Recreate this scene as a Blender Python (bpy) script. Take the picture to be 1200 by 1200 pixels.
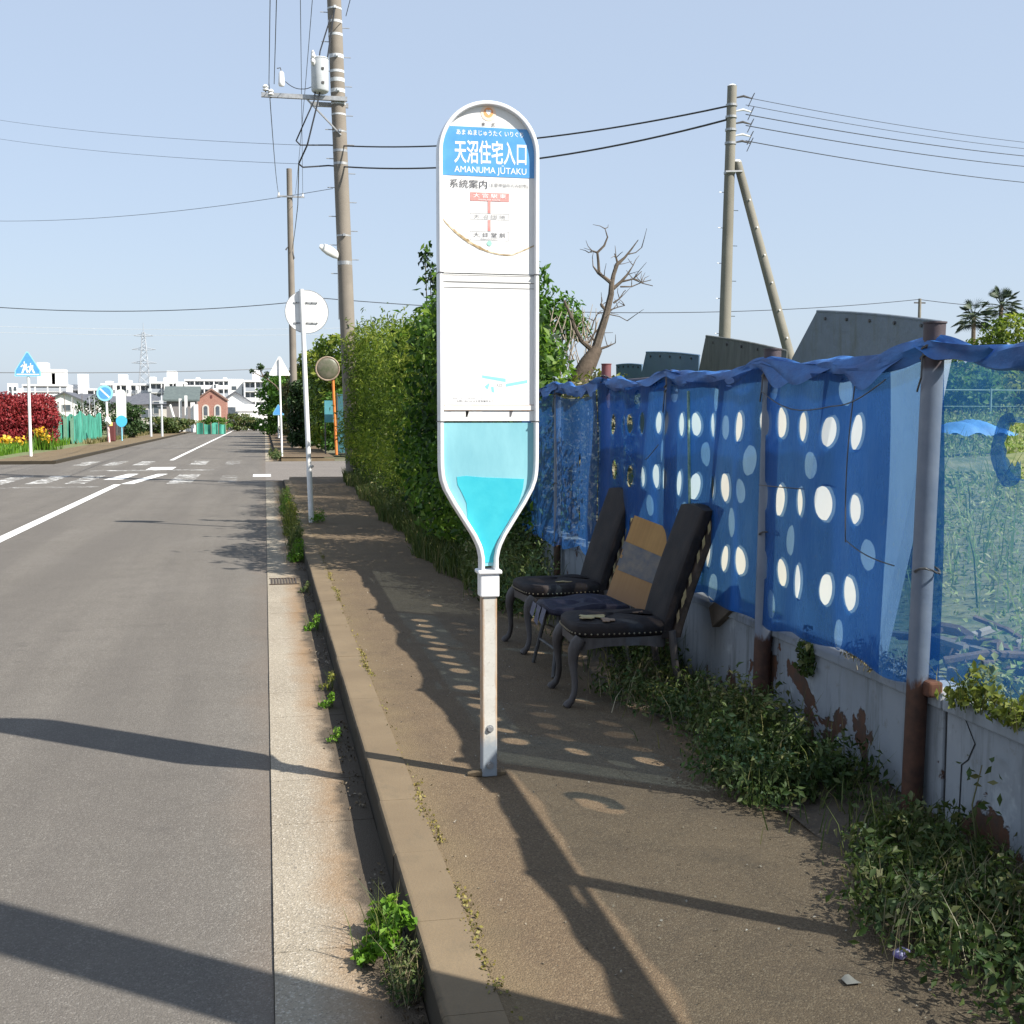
import bpy, math, random
import numpy as np
from mathutils import Vector, Matrix

R = math.radians
SC = bpy.context.scene
COL = SC.collection
for o in list(bpy.data.objects):
    bpy.data.objects.remove(o)

# ------------------------------------------------------------------ camera
EYE = 1.58                      # metres above the pavement (pavement = z 0, road = z -0.13)
YAW, PITCH = 11.666, 4.6146     # degrees: turned right of the road, tipped down
cam_d = bpy.data.cameras.new("camera")
cam = bpy.data.objects.new("camera", cam_d)
COL.objects.link(cam)
cam.location = (0, 0, EYE)
cam.rotation_euler = (R(90 - PITCH), 0, R(-YAW))
cam_d.sensor_width = 36
cam_d.lens = 42
cam_d.clip_start = 0.05
cam_d.clip_end = 6000
SC.camera = cam

# ------------------------------------------------------------------ sky, sun, exposure
SUN_DIR = Vector((0.82, -0.66, 1.0)).normalized()      # towards the sun
w = bpy.data.worlds.new("World")
SC.world = w
w.use_nodes = True
nt = w.node_tree
bg = nt.nodes["Background"]
sky = nt.nodes.new("ShaderNodeTexSky")
sky.sky_type = 'NISHITA'
sky.sun_disc = False
sky.sun_elevation = math.asin(SUN_DIR.z)
sky.sun_rotation = math.atan2(SUN_DIR.x, SUN_DIR.y)
sky.altitude = 0
sky.air_density = 1.0
sky.dust_density = 1.3
sky.ozone_density = 1.0
veil = nt.nodes.new("ShaderNodeMix")            # thin even milkiness of a spring sky
veil.data_type = 'RGBA'
veil.inputs[0].default_value = 0.74
veil.inputs[7].default_value = (2.85, 3.38, 4.25, 1)
nt.links.new(sky.outputs[0], veil.inputs[6])
nt.links.new(veil.outputs[2], bg.inputs[0])
bg.inputs[1].default_value = 0.1
sun_d = bpy.data.lights.new("sun", 'SUN')
sun_d.energy = 4.9
sun_d.angle = R(0.5)
sun_d.color = (1.0, 0.94, 0.85)
sun = bpy.data.objects.new("sun", sun_d)
COL.objects.link(sun)
sun.rotation_euler = SUN_DIR.to_track_quat('Z', 'Y').to_euler()
sun.location = (20, -16, 30)
SC.view_settings.view_transform = 'Standard'
SC.view_settings.look = 'None'
SC.view_settings.exposure = 1.0
SC.view_settings.gamma = 1
SC.render.engine = 'CYCLES'
SC.cycles.transparent_max_bounces = 24
SC.cycles.max_bounces = 6

# ------------------------------------------------------------------ measuring helpers
cy_, sy_, cp_, sp_ = math.cos(R(YAW)), math.sin(R(YAW)), math.cos(R(PITCH)), math.sin(R(PITCH))
_r = np.array([cy_, -sy_, 0]); _f = np.array([cp_ * sy_, cp_ * cy_, -sp_]); _u = np.cross(_r, _f)
def _ray(px, py): return _r * (px - 600) / 1400 + _u * (600 - py) / 1400 + _f
def gy(px, py, Y):
    d = _ray(px, py); t = Y / d[1]; p = d * t; return (p[0], p[1], p[2] + EYE)
def gx(px, py, X):
    d = _ray(px, py); t = X / d[0]; p = d * t; return (p[0], p[1], p[2] + EYE)

# ------------------------------------------------------------------ object helpers
def tag(o, label=None, cat=None, group=None, kind=None):
    if label: o["label"] = label
    if cat: o["category"] = cat
    if group: o["group"] = group
    if kind: o["kind"] = kind
    return o
def thing(name, label, cat, loc=(0, 0, 0), rz=0, group=None):
    o = bpy.data.objects.new(name, None)
    COL.objects.link(o)
    o.location = loc; o.rotation_euler = (0, 0, rz); o.empty_display_size = 0.1
    return tag(o, label, cat, group)
def copy_tree(o, parent=None):
    c = o.copy(); COL.objects.link(c)
    if parent: c.parent = parent
    for ch in [x for x in bpy.data.objects if x.parent == o]:
        copy_tree(ch, c)
    return c

class MB:
    def __init__(s): s.v = []; s.f = []
    def add(s, vs, fs):
        n = len(s.v); s.v += [tuple(map(float, v)) for v in vs]; s.f += [tuple(i + n for i in f) for f in fs]; return s
    def box(s, c, d, rz=0, rx=0, ry=0):
        M = Matrix.Rotation(rz, 3, 'Z') @ Matrix.Rotation(ry, 3, 'Y') @ Matrix.Rotation(rx, 3, 'X')
        vs = []
        for x in (-.5, .5):
            for y in (-.5, .5):
                for z in (-.5, .5):
                    vs.append(Vector(c) + M @ Vector((x * d[0], y * d[1], z * d[2])))
        return s.add(vs, [(0, 1, 3, 2), (4, 6, 7, 5), (0, 4, 5, 1), (2, 3, 7, 6), (0, 2, 6, 4), (1, 5, 7, 3)])
    def box2(s, a, b):
        return s.box([(a[i] + b[i]) / 2 for i in range(3)], [abs(b[i] - a[i]) for i in range(3)])
    def tube(s, pts, rad, n=8, cap=True):
        pts = [Vector(p) for p in pts]
        if not hasattr(rad, '__len__'): rad = [rad] * len(pts)
        rings = []
        ref = None
        for i, p in enumerate(pts):
            a = pts[max(i - 1, 0)]; b = pts[min(i + 1, len(pts) - 1)]
            t = (b - a)
            t = t.normalized() if t.length > 1e-9 else Vector((0, 0, 1))
            if ref is None:
                ref = Vector((0, 1, 0)) if abs(t.y) < .8 else Vector((1, 0, 0))
            u = t.cross(ref).normalized(); v = t.cross(u).normalized(); ref = -v if False else ref
            r = rad[i]
            ru, rv = (r if hasattr(r, '__len__') else (r, r))
            rings.append([p + u * ru * math.cos(2 * math.pi * k / n) + v * rv * math.sin(2 * math.pi * k / n) for k in range(n)])
        vs = [q for ring in rings for q in ring]
        fs = []
        for i in range(len(pts) - 1):
            for k in range(n):
                fs.append((i * n + k, i * n + (k + 1) % n, (i + 1) * n + (k + 1) % n, (i + 1) * n + k))
        if cap:
            fs.append(tuple(range(n))[::-1]); fs.append(tuple((len(pts) - 1) * n + k for k in range(n)))
        return s.add(vs, fs)
    def cyl(s, a, b, r0, r1=None, n=16): return s.tube([a, b], [r0, r0 if r1 is None else r1], n)
    def prism(s, poly, y0, y1, axis='y', inset=0):
        """closed 2-D outline (a,b) swept along an axis; 'y': (x,z), 'x': (y,z), 'z': (x,y)"""
        def P(a, b, t): return {'y': (a, t, b), 'x': (t, a, b), 'z': (a, b, t)}[axis]
        n = len(poly)
        vs = [P(a, b, y0) for a, b in poly] + [P(a, b, y1) for a, b in poly]
        fs = [(i, (i + 1) % n, n + (i + 1) % n, n + i) for i in range(n)]
        fs += [tuple(range(n))[::-1], tuple(range(n, 2 * n))]
        return s.add(vs, fs)
    def grid(s, P, nu, nv, wrap=False):
        """P(i/nu, j/nv) -> point"""
        vs = [P(i / nu, j / nv) for i in range(nu + 1) for j in range(nv + 1)]
        fs = [(i * (nv + 1) + j, (i + 1) * (nv + 1) + j, (i + 1) * (nv + 1) + j + 1, i * (nv + 1) + j + 1) for i in range(nu) for j in range(nv)]
        return s.add(vs, fs)
    def disc(s, c, r, y, n=24, thick=0.002):
        return s.prism([(c[0] + r * math.cos(2 * math.pi * k / n), c[1] + r * math.sin(2 * math.pi * k / n)) for k in range(n)], y - thick, y)
    def ball(s, c, r, nu=10, nv=6):
        r = r if hasattr(r, '__len__') else (r, r, r)
        vs = [(c[0], c[1], c[2] - r[2])]
        for j in range(1, nv):
            th = -math.pi / 2 + math.pi * j / nv
            for i in range(nu):
                ph = 2 * math.pi * i / nu
                vs.append((c[0] + r[0] * math.cos(th) * math.cos(ph), c[1] + r[1] * math.cos(th) * math.sin(ph), c[2] + r[2] * math.sin(th)))
        vs.append((c[0], c[1], c[2] + r[2]))
        fs = [(0, 1 + (i + 1) % nu, 1 + i) for i in range(nu)]
        for j in range(nv - 2):
            for i in range(nu):
                a = 1 + j * nu
                fs.append((a + i, a + (i + 1) % nu, a + nu + (i + 1) % nu, a + nu + i))
        a = 1 + (nv - 2) * nu; t = len(vs) - 1
        fs += [(a + i, a + (i + 1) % nu, t) for i in range(nu)]
        return s.add(vs, fs)
    def build(s, name, m, parent=None, smooth=False, bevel=0, loc=None, tri=False):
        me = bpy.data.meshes.new(name)
        me.from_pydata(s.v, [], s.f)
        me.update()
        o = bpy.data.objects.new(name, me)
        COL.objects.link(o)
        for mm in (m if isinstance(m, (list, tuple)) else [m]): me.materials.append(mm)
        if parent: o.parent = parent
        if loc: o.location = loc
        import bmesh
        bm = bmesh.new(); bm.from_mesh(me); bmesh.ops.recalc_face_normals(bm, faces=bm.faces); bm.to_mesh(me); bm.free()
        if smooth:
            me.polygons.foreach_set('use_smooth', [True] * len(me.polygons))
            md = None
            try:
                me.set_sharp_from_angle(angle=R(40))
            except Exception: pass
        if bevel:
            b = o.modifiers.new('bevel', 'BEVEL'); b.width = bevel; b.segments = 2; b.limit_method = 'ANGLE'; b.angle_limit = R(40)
        return o

# ------------------------------------------------------------------ material helpers
def L(r, g, b):
    f = lambda c: (c / 255 / 12.92) if c / 255 <= .04045 else ((c / 255 + .055) / 1.055) ** 2.4
    return (f(r), f(g), f(b), 1)
class NT:
    def __init__(s, m): s.t = m.node_tree; s.n = s.t.nodes; s.l = s.t.links
    def new(s, typ, **kw):
        n = s.n.new(typ)
        for k, v in kw.items(): setattr(n, k, v)
        return n
    def link(s, a, b): s.l.new(a, b)
    def noise(s, scale, vec=None, detail=5, rough=.6, dist=0):
        n = s.new('ShaderNodeTexNoise'); n.inputs['Scale'].default_value = scale; n.inputs['Detail'].default_value = detail
        n.inputs['Roughness'].default_value = rough; n.inputs['Distortion'].default_value = dist
        if vec is not None: s.link(vec, n.inputs['Vector'])
        return n.outputs['Fac']
    def ramp(s, fac, stops):
        n = s.new('ShaderNodeValToRGB'); cr = n.color_ramp
        while len(cr.elements) < len(stops): cr.elements.new(.5)
        for e, (p, c) in zip(cr.elements, stops):
            e.position = p; e.color = c if hasattr(c, '__len__') else (c, c, c, 1)
        s.link(fac, n.inputs[0]); return n.outputs[0]
    def mix(s, fac, a, b, blend='MIX'):
        n = s.new('ShaderNodeMix', data_type='RGBA', blend_type=blend)
        for sock, v in ((n.inputs[0], fac), (n.inputs[6], a), (n.inputs[7], b)):
            if isinstance(v, bpy.types.NodeSocket): s.link(v, sock)
            elif hasattr(v, '__len__'): sock.default_value = v
            else: sock.default_value = v
        return n.outputs[2]
    def math(s, op, a, b=0.0, c=0.0):
        n = s.new('ShaderNodeMath', operation=op)
        for i, v in enumerate((a, b, c)):
            if isinstance(v, bpy.types.NodeSocket): s.link(v, n.inputs[i])
            else: n.inputs[i].default_value = v
        return n.outputs[0]
    def obj(s): return s.new('ShaderNodeTexCoord').outputs['Object']
    def scaled(s, vec, sc):
        n = s.new('ShaderNodeMapping'); n.inputs['Scale'].default_value = sc; s.link(vec, n.inputs[0]); return n.outputs[0]
    def xyz(s, vec):
        n = s.new('ShaderNodeSeparateXYZ'); s.link(vec, n.inputs[0]); return n.outputs
    def bump(s, h, strength, dist=.01):
        n = s.new('ShaderNodeBump'); n.inputs['Strength'].default_value = strength; n.inputs['Distance'].default_value = dist
        s.link(h, n.inputs['Height']); return n.outputs[0]

def newmat(name):
    m = bpy.data.materials.new(name); m.use_nodes = True
    N = NT(m); b = N.n['Principled BSDF']
    return m, N, b
def mat(name, c, c2=None, scale=8, rough=.7, bump=0, bscale=60, metal=0, spec=.5, lo=.35, hi=.65, stretch=None, rvar=0):
    m, N, b = newmat(name)
    v = N.obj()
    if stretch: v = N.scaled(v, stretch)
    if c2 is not None:
        col = N.ramp(N.noise(scale, v), [(lo, c), (hi, c2)])
        N.link(col, b.inputs['Base Color'])
    else: b.inputs['Base Color'].default_value = c
    b.inputs['Roughness'].default_value = rough
    if rvar:
        N.link(N.math('MULTIPLY_ADD', N.noise(scale * 2, v), rvar, rough - rvar / 2), b.inputs['Roughness'])
    b.inputs['Metallic'].default_value = metal
    b.inputs['Specular IOR Level'].default_value = spec
    if bump: N.link(N.bump(N.noise(bscale, v, 4), bump), b.inputs['Normal'])
    return m
def leafmat(name, stops, trans=.35, rough=.55):
    m, N, b = newmat(name)
    a = N.new('ShaderNodeAttribute', attribute_name='tint')
    col = N.ramp(a.outputs['Fac'], [(i / (len(stops) - 1) if len(stops) > 1 else 0, c) for i, c in enumerate(stops)])
    N.link(col, b.inputs['Base Color']); b.inputs['Roughness'].default_value = rough
    b.inputs['Specular IOR Level'].default_value = .3
    tr = N.new('ShaderNodeBsdfTranslucent')
    N.link(N.mix(.5, col, (.35, .45, .03, 1), 'SOFT_LIGHT'), tr.inputs[0])
    mx = N.new('ShaderNodeMixShader'); mx.inputs[0].default_value = trans
    N.link(b.outputs[0], mx.inputs[1]); N.link(tr.outputs[0], mx.inputs[2])
    N.link(mx.outputs[0], N.n['Material Output'].inputs[0])
    return m

# ------------------------------------------------------------------ foliage helpers
def leaf_mesh(name, m, pts, dirs, size, rng, parent=None, aspect=.5, spread=1.0, up=.3, droop=0.0, fold=True, loc=None):
    """one diamond leaf per point, folded along its rib, random colour index in 'tint'"""
    n = len(pts)
    nor = dirs + rng.normal(size=(n, 3)) * spread + np.array([0, 0, up])
    nor /= np.linalg.norm(nor, axis=1)[:, None] + 1e-9
    t = np.cross(nor, rng.normal(size=(n, 3))); t /= np.linalg.norm(t, axis=1)[:, None] + 1e-9
    t[:, 2] -= droop; t /= np.linalg.norm(t, axis=1)[:, None]
    b = np.cross(nor, t)
    s = size * rng.uniform(.6, 1.35, n)[:, None]
    v = np.empty((n, 4, 3))
    lift = nor * s * .12
    v[:, 0] = pts - t * s * .5
    v[:, 1] = pts + b * s * aspect * .5 + lift
    v[:, 2] = pts + t * s * .5 - np.array([0, 0, 1]) * s * .1
    v[:, 3] = pts - b * s * aspect * .5 + lift
    base = np.arange(n)[:, None] * 4
    tri = np.concatenate([base + np.array([[0, 1, 2]]), base + np.array([[0, 2, 3]])], 1).reshape(-1)
    me = bpy.data.meshes.new(name)
    me.vertices.add(n * 4); me.vertices.foreach_set('co', v.reshape(-1))
    me.loops.add(n * 6); me.loops.foreach_set('vertex_index', tri.astype(np.int32))
    me.polygons.add(n * 2); me.polygons.foreach_set('loop_start', np.arange(0, n * 6, 3, dtype=np.int32))
    me.polygons.foreach_set('loop_total', np.full(n * 2, 3, dtype=np.int32))
    me.update(calc_edges=True)
    at = me.attributes.new('tint', 'FLOAT', 'FACE')
    # neighbouring leaves share a drift so clumps differ
    dr = .5 + .28 * np.sin(pts[:, 0] * 2.1 + pts[:, 2] * 3.3 + 1) * np.sin(pts[:, 1] * 1.7 + pts[:, 2] * 1.3)
    tint = np.clip(dr + rng.normal(size=n) * .22, 0, 1)
    at.data.foreach_set('value', np.repeat(tint, 2).astype(np.float32))
    me.materials.append(m)
    o = bpy.data.objects.new(name, me); COL.objects.link(o)
    if parent: o.parent = parent
    if loc: o.location = loc
    return o
def crown_points(rng, lumps, n, inner=.55, gap=.0, gscale=2.0, zmin=-9):
    lumps = np.array(lumps, float)
    wgt = (lumps[:, 3] * lumps[:, 4] + lumps[:, 4] * lumps[:, 5] + lumps[:, 3] * lumps[:, 5]); wgt /= wgt.sum()
    P, D = [], []
    got = 0
    while got < n:
        k = rng.choice(len(lumps), n, p=wgt)
        d = rng.normal(size=(n, 3)); d /= np.linalg.norm(d, axis=1)[:, None]
        r = 1 - (1 - inner) * np.abs(rng.normal(size=n)) * .55 + rng.normal(size=n) * .05
        p = lumps[k, :3] + d * lumps[k, 3:6] * r[:, None]
        keep = p[:, 2] > zmin
        if gap:
            q = p * gscale
            f = np.sin(q[:, 0] * 2.3 + 1.3 * np.sin(q[:, 1] * 1.9)) + np.sin(q[:, 1] * 2.7 + 1.1 * np.sin(q[:, 2] * 2.2)) + np.sin(q[:, 2] * 2.5 + 1.7 * np.sin(q[:, 0] * 1.3))
            keep &= f > -3 + gap * 3.4
        for j in range(len(lumps)):
            e = (p - lumps[j, :3]) / lumps[j, 3:6]
            keep &= (np.sum(e * e, 1) > .32) | (k == j)
        P.append(p[keep]); D.append(d[keep]); got += keep.sum()
    return np.concatenate(P)[:n], np.concatenate(D)[:n]
def blades(name, m, pts, h, rng, parent=None, wid=.012, lean=.35, loc=None, seg=2):
    """grass blades / stems: narrow bent strips"""
    n = len(pts)
    hh = h * rng.uniform(.45, 1.2, n)
    a = rng.uniform(0, 2 * math.pi, n)
    side = np.stack([np.cos(a), np.sin(a), np.zeros(n)], 1)
    b = rng.uniform(0, 2 * math.pi, n)
    le = np.stack([np.cos(b), np.sin(b), np.zeros(n)], 1) * (lean * rng.uniform(.2, 1.2, n))[:, None]
    v = np.empty((n, 5, 3)); ww = wid * rng.uniform(.6, 1.3, n)[:, None]
    mid = pts + np.stack([0 * hh, 0 * hh, hh * .6], 1) + le * hh[:, None] * .35
    tip = pts + np.stack([0 * hh, 0 * hh, hh], 1) + le * hh[:, None]
    v[:, 0] = pts - side * ww * .5; v[:, 1] = pts + side * ww * .5
    v[:, 2] = mid + side * ww * .4; v[:, 3] = mid - side * ww * .4; v[:, 4] = tip
    base = np.arange(n)[:, None] * 5
    tri = np.concatenate([base + np.array([[0, 1, 2]]), base + np.array([[0, 2, 3]]), base + np.array([[3, 2, 4]])], 1).reshape(-1)
    me = bpy.data.meshes.new(name)
    me.vertices.add(n * 5); me.vertices.foreach_set('co', v.reshape(-1))
    me.loops.add(n * 9); me.loops.foreach_set('vertex_index', tri.astype(np.int32))
    me.polygons.add(n * 3); me.polygons.foreach_set('loop_start', np.arange(0, n * 9, 3, dtype=np.int32))
    me.polygons.foreach_set('loop_total', np.full(n * 3, 3, dtype=np.int32))
    me.update(calc_edges=True)
    at = me.attributes.new('tint', 'FLOAT', 'FACE')
    at.data.foreach_set('value', np.repeat(np.clip(rng.normal(.5, .25, n), 0, 1), 3).astype(np.float32))
    me.materials.append(m)
    o = bpy.data.objects.new(name, me); COL.objects.link(o)
    if parent: o.parent = parent
    if loc: o.location = loc
    return o

FONT = None
def text(s, box, y, m, parent, name='lettering', bold=0.0, keep=False):
    """the characters of s as a thin mesh, facing -Y, fitted into box (x0,z0,x1,z1)"""
    c = bpy.data.curves.new(name, 'FONT'); c.body = s; c.size = 1; c.offset = bold; c.resolution_u = 3; c.fill_mode = 'FRONT'
    t = bpy.data.objects.new(name, c); COL.objects.link(t)
    bpy.context.view_layer.update()
    dg = bpy.context.evaluated_depsgraph_get()
    me = bpy.data.meshes.new_from_object(t.evaluated_get(dg))
    bpy.data.objects.remove(t); bpy.data.curves.remove(c)
    n = len(me.vertices); co = np.empty(n * 3); me.vertices.foreach_get('co', co); co = co.reshape(-1, 3)
    lo = co.min(0); hi = co.max(0)
    x0, z0, x1, z1 = box
    out = np.empty_like(co)
    out[:, 0] = x0 + (co[:, 0] - lo[0]) / (hi[0] - lo[0]) * (x1 - x0)
    out[:, 2] = z0 + (co[:, 1] - lo[1]) / (hi[1] - lo[1]) * (z1 - z0)
    out[:, 1] = y
    me.vertices.foreach_set('co', out.reshape(-1)); me.update()
    me.materials.clear(); me.materials.append(m)
    me.name = name
    o = bpy.data.objects.new(name, me); COL.objects.link(o); o.parent = parent
    return o

# ------------------------------------------------------------------ ground materials
def aggregate(name, base, dark, lite, patch, rough=.85, fine=330, warm=None):
    m, N, b = newmat(name)
    v = N.obj()
    big = N.noise(.55, v, 5, .6)
    mid = N.noise(4.5, v, 5, .65)
    c = N.ramp(big, [(.3, base), (.7, patch)])
    c = N.mix(N.math('MULTIPLY', N.ramp(mid, [(.45, 0.0), (.75, 1.0)]), .35), c, dark)
    vo = N.new('ShaderNodeTexVoronoi'); vo.inputs['Scale'].default_value = fine * .42; N.link(v, vo.inputs['Vector'])
    cs = N.xyz(vo.outputs['Color'])
    c = N.mix(N.ramp(cs[0], [(.0, .62), (.35, .0)]), c, dark)
    c = N.mix(N.ramp(cs[1], [(.72, .0), (1.0, .75)]), c, lite)
    f = N.noise(fine, v, 2)
    c = N.mix(N.ramp(f, [(.45, .0), (.62, .35)]), c, dark)
    N.link(c, b.inputs['Base Color']); b.inputs['Roughness'].default_value = rough
    b.inputs['Specular IOR Level'].default_value = .25
    h = N.math('ADD', N.math('MULTIPLY', vo.outputs['Distance'], -1.0), N.math('MULTIPLY', f, .5))
    N.link(N.bump(h, .55, .006), b.inputs['Normal'])
    return m, N, b, c, v
M_road, N, b, c, v = aggregate('asphalt', (.128, .116, .100, 1), (.075, .068, .060, 1), (.25, .235, .21, 1), (.152, .139, .122, 1), fine=400)
# tyre-worn bands, old oil drips and hairline sealing along the lane
vs = N.scaled(v, (1, .06, 1))
tb_ = N.noise(1.5, vs, 5, .6)
c = N.mix(N.ramp(tb_, [(.40, 0.0), (.60, .42)]), c, (.088, .080, .072, 1))
c = N.mix(N.ramp(N.noise(2.6, v, 4, .55), [(.66, 0.0), (.72, .38)]), c, (.07, .064, .058, 1))
vc = N.new('ShaderNodeTexVoronoi', feature='DISTANCE_TO_EDGE'); vc.inputs['Scale'].default_value = .33
nv = N.new('ShaderNodeMix', data_type='VECTOR'); nv.inputs[0].default_value = .16
N.link(v, nv.inputs[4]); nn_ = N.new('ShaderNodeTexNoise'); nn_.inputs['Scale'].default_value = 1.7; nn_.inputs['Detail'].default_value = 6; N.link(v, nn_.inputs['Vector']); N.link(nn_.outputs['Color'], nv.inputs[5]); N.link(nv.outputs[1], vc.inputs['Vector'])
c = N.mix(N.math('MULTIPLY', N.ramp(vc.outputs['Distance'], [(.0, .4), (.004, 0.0)]), N.ramp(N.noise(.35, v), [(.58, 0.0), (.64, 1.0)])), c, (.05, .046, .042, 1))
# faint brownish dust towards the gutter (tyre-free edge of the lane)
xs = N.xyz(v)
edge = N.ramp(N.math('ADD', xs[0], N.math('MULTIPLY', N.noise(1.3, v), .5)), [(.05, 0.0), (.42, .45)])
N.link(N.mix(edge, c, (.17, .125, .09, 1)), b.inputs['Base Color'])
M_walk, N, b, c, v = aggregate('pavement_asphalt', (.118, .084, .051, 1), (.052, .039, .027, 1), (.215, .165, .105, 1), (.155, .111, .066, 1), fine=420)
c = N.mix(N.ramp(N.noise(1.6, v, 7, .7), [(.54, 0.0), (.70, .5)]), c, (.060, .047, .033, 1))
c = N.mix(N.ramp(N.noise(30, v, 3, .6), [(.70, 0.0), (.76, .5)]), c, (.20, .165, .115, 1))
xs = N.xyz(v)
c = N.mix(N.ramp(N.math('ADD', xs[0], N.math('MULTIPLY', N.math('SUBTRACT', N.noise(3, v, 6, .7), .5), .5)), [(.56, .55), (.78, 0.0)]), c, (.165, .125, .070, 1))
N.link(c, b.inputs['Base Color'])
M_lot = aggregate('side_street_asphalt', (.15, .135, .12, 1), (.08, .072, .065, 1), (.3, .28, .26, 1), (.19, .17, .15, 1))[0]

M_gut, N, b = newmat('gutter_concrete')
v = N.obj(); xs = N.xyz(v)
g1 = N.ramp(N.noise(1.1, v), [(.3, (.225, .195, .150, 1)), (.7, (.30, .265, .207, 1))])
vo = N.new('ShaderNodeTexVoronoi'); vo.inputs['Scale'].default_value = 150; N.link(v, vo.inputs['Vector'])
cs = N.xyz(vo.outputs['Color'])
g1 = N.mix(N.ramp(cs[0], [(0, .65), (.3, 0.0)]), g1, (.14, .125, .105, 1))
g1 = N.mix(N.ramp(cs[1], [(.75, 0.0), (1, .6)]), g1, (.50, .46, .39, 1))
# iron-brown silt that washed against the kerb: a band of stain at x .2 .. .3, ragged
st = N.math('ADD', xs[0], N.math('MULTIPLY', N.math('SUBTRACT', N.noise(2.2, v, 6, .7), .5), .28))
st2 = N.ramp(st, [(.13, 0.0), (.25, .85), (.9, .9)])
g1 = N.mix(N.math('MULTIPLY', st2, N.ramp(N.noise(.9, v), [(.35, .35), (.65, 1.0)])), g1, (.20, .125, .065, 1))
kerbside_dark = N.ramp(st, [(.26, 0.0), (.32, .9)])  # darker ragged band of the gutter along the kerb
g1 = N.mix(kerbside_dark, g1, (.055, .045, .034, 1))
N.link(g1, b.inputs['Base Color']); b.inputs['Roughness'].default_value = .9; b.inputs['Specular IOR Level'].default_value = .2
N.link(N.bump(vo.outputs['Distance'], .5, .006), b.inputs['Normal'])

M_kerb, N, b = newmat('kerb_concrete')
v = N.obj(); xs = N.xyz(v)
k1 = N.ramp(N.noise(1.7, v, 6), [(.3, (.135, .10, .062, 1)), (.7, (.195, .148, .092, 1))])
k1 = N.mix(N.ramp(N.noise(180, v, 2), [(.4, .35), (.6, 0.0)]), k1, (.12, .10, .075, 1))
k1 = N.mix(N.ramp(N.noise(9, N.scaled(v, (1, .6, 1)), 6, .7), [(.55, 0.0), (.75, .55)]), k1, (.10, .085, .06, 1))
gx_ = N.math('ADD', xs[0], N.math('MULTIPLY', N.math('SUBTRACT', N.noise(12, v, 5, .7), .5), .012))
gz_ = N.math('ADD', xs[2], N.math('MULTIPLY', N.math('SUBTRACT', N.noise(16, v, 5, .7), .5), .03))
face_shade = N.math('MULTIPLY', N.ramp(gx_, [(.444, .92), (.452, 0.0)]), N.ramp(N.math('ADD', gz_, .5), [(.492, 1.0), (.503, .3)]))
k1 = N.mix(face_shade, k1, (.032, .028, .021, 1))      # shade painted into the colour of the road-side face
N.link(k1, b.inputs['Base Color']); b.inputs['Roughness'].default_value = .9; b.inputs['Specular IOR Level'].default_value = .2
N.link(N.bump(N.noise(120, v, 4), .35, .004), b.inputs['Normal'])

M_paint, N, b = newmat('road_paint')
v = N.obj()
wv = N.noise(14, v, 8, .75)
N.link(N.ramp(N.noise(3, v), [(.3, (.62, .62, .60, 1)), (.7, (.74, .74, .72, 1))]), b.inputs['Base Color'])
b.inputs['Roughness'].default_value = .7
def worn(name, lo, hi):
    m, N, b = newmat(name); v = N.obj()
    b.inputs['Base Color'].default_value = (.62, .62, .60, 1); b.inputs['Roughness'].default_value = .8
    N.link(N.ramp(N.noise(3.2, v, 9, .78), [(lo, 0.0), (hi, 1.0)]), b.inputs['Alpha'])
    return m
M_worn = worn('worn_road_paint', .46, .60); M_worn2 = worn('faint_road_paint', .50, .72)
M_dirt = mat('soil', (.045, .034, .022, 1), (.085, .065, .045, 1), 6, .95, .6, 40)
M_soilfield = mat('weedy_soil', (.06, .095, .03, 1), (.17, .18, .085, 1), 9, .95, 1.0, 14)
M_ground = mat('open_ground', (.07, .075, .035, 1), (.13, .12, .07, 1), .05, .95)

def sheet(name, x0, x1, y0, y1, z, m, nx=1, ny=1):
    return tag(MB().grid(lambda u, v: (x0 + (x1 - x0) * u, y0 + (y1 - y0) * v, z), nx, ny).build(name, m), kind='structure')
MB0 = MB()
sheet('ground', -1500, 1500, -300, 3000, -.19, M_ground)
sheet('road', -7.3, -.0, -12, 150, -.13, M_road)
sheet('road_crossing', -60, -7.3, 35.5, 44.5, -.131, M_road)
sheet('side_street', .0, 40, 32, 45.5, -.128, M_lot)
# gutter strips of the near side, broken by the side street
gm = MB()
for a, b_ in ((-12, 31.6), (46, 150)):
    n = int((b_ - a) / .6)
    for i in range(n):
        y = a + (b_ - a) * i / n; L_ = (b_ - a) / n
        gm.box2((0.002, y + .002, -.2), (.425, y + L_ - .002, -.122 + .0008 * ((i * 7) % 3)))
tag(gm.build('gutter', M_gut), kind='structure')
km = MB(); rk = random.Random(3)
for a, b_ in ((-12, 31.2), (46.6, 150)):
    n = int((b_ - a) / .6)
    for i in range(n):
        y = a + (b_ - a) * i / n; L_ = (b_ - a) / n
        dz = rk.uniform(-.0015, .0015); dx = rk.uniform(-.0015, .0015)
        drop = 0
        if b_ < 40 and i > n - 3: drop = (.05, .10)[i - n + 2]
        if a > 40 and i < 2: drop = (.10, .05)[i]
        km.prism([(.425 + dx, -.2), (.597 + dx, -.2), (.597 + dx, .004 + dz - drop), (.438 + dx, .004 + dz - drop), (.430 + dx, -.005 - drop)], y + .0012, y + L_ - .0012)
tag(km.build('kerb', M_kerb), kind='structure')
def walk(name, y0, y1, x0=.5975, x1=2.6):
    rng = random.Random(5)
    mb = MB()
    mb.grid(lambda u, v: (x0 + (x1 - x0) * u, y0 + (y1 - y0) * v, 0.0 - .006 * math.sin(u * 3.1) * (1 + .5 * math.sin(y0 + v * 9))), 6, 40)
    return tag(mb.build(name, M_walk, smooth=True), kind='structure')
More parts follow.
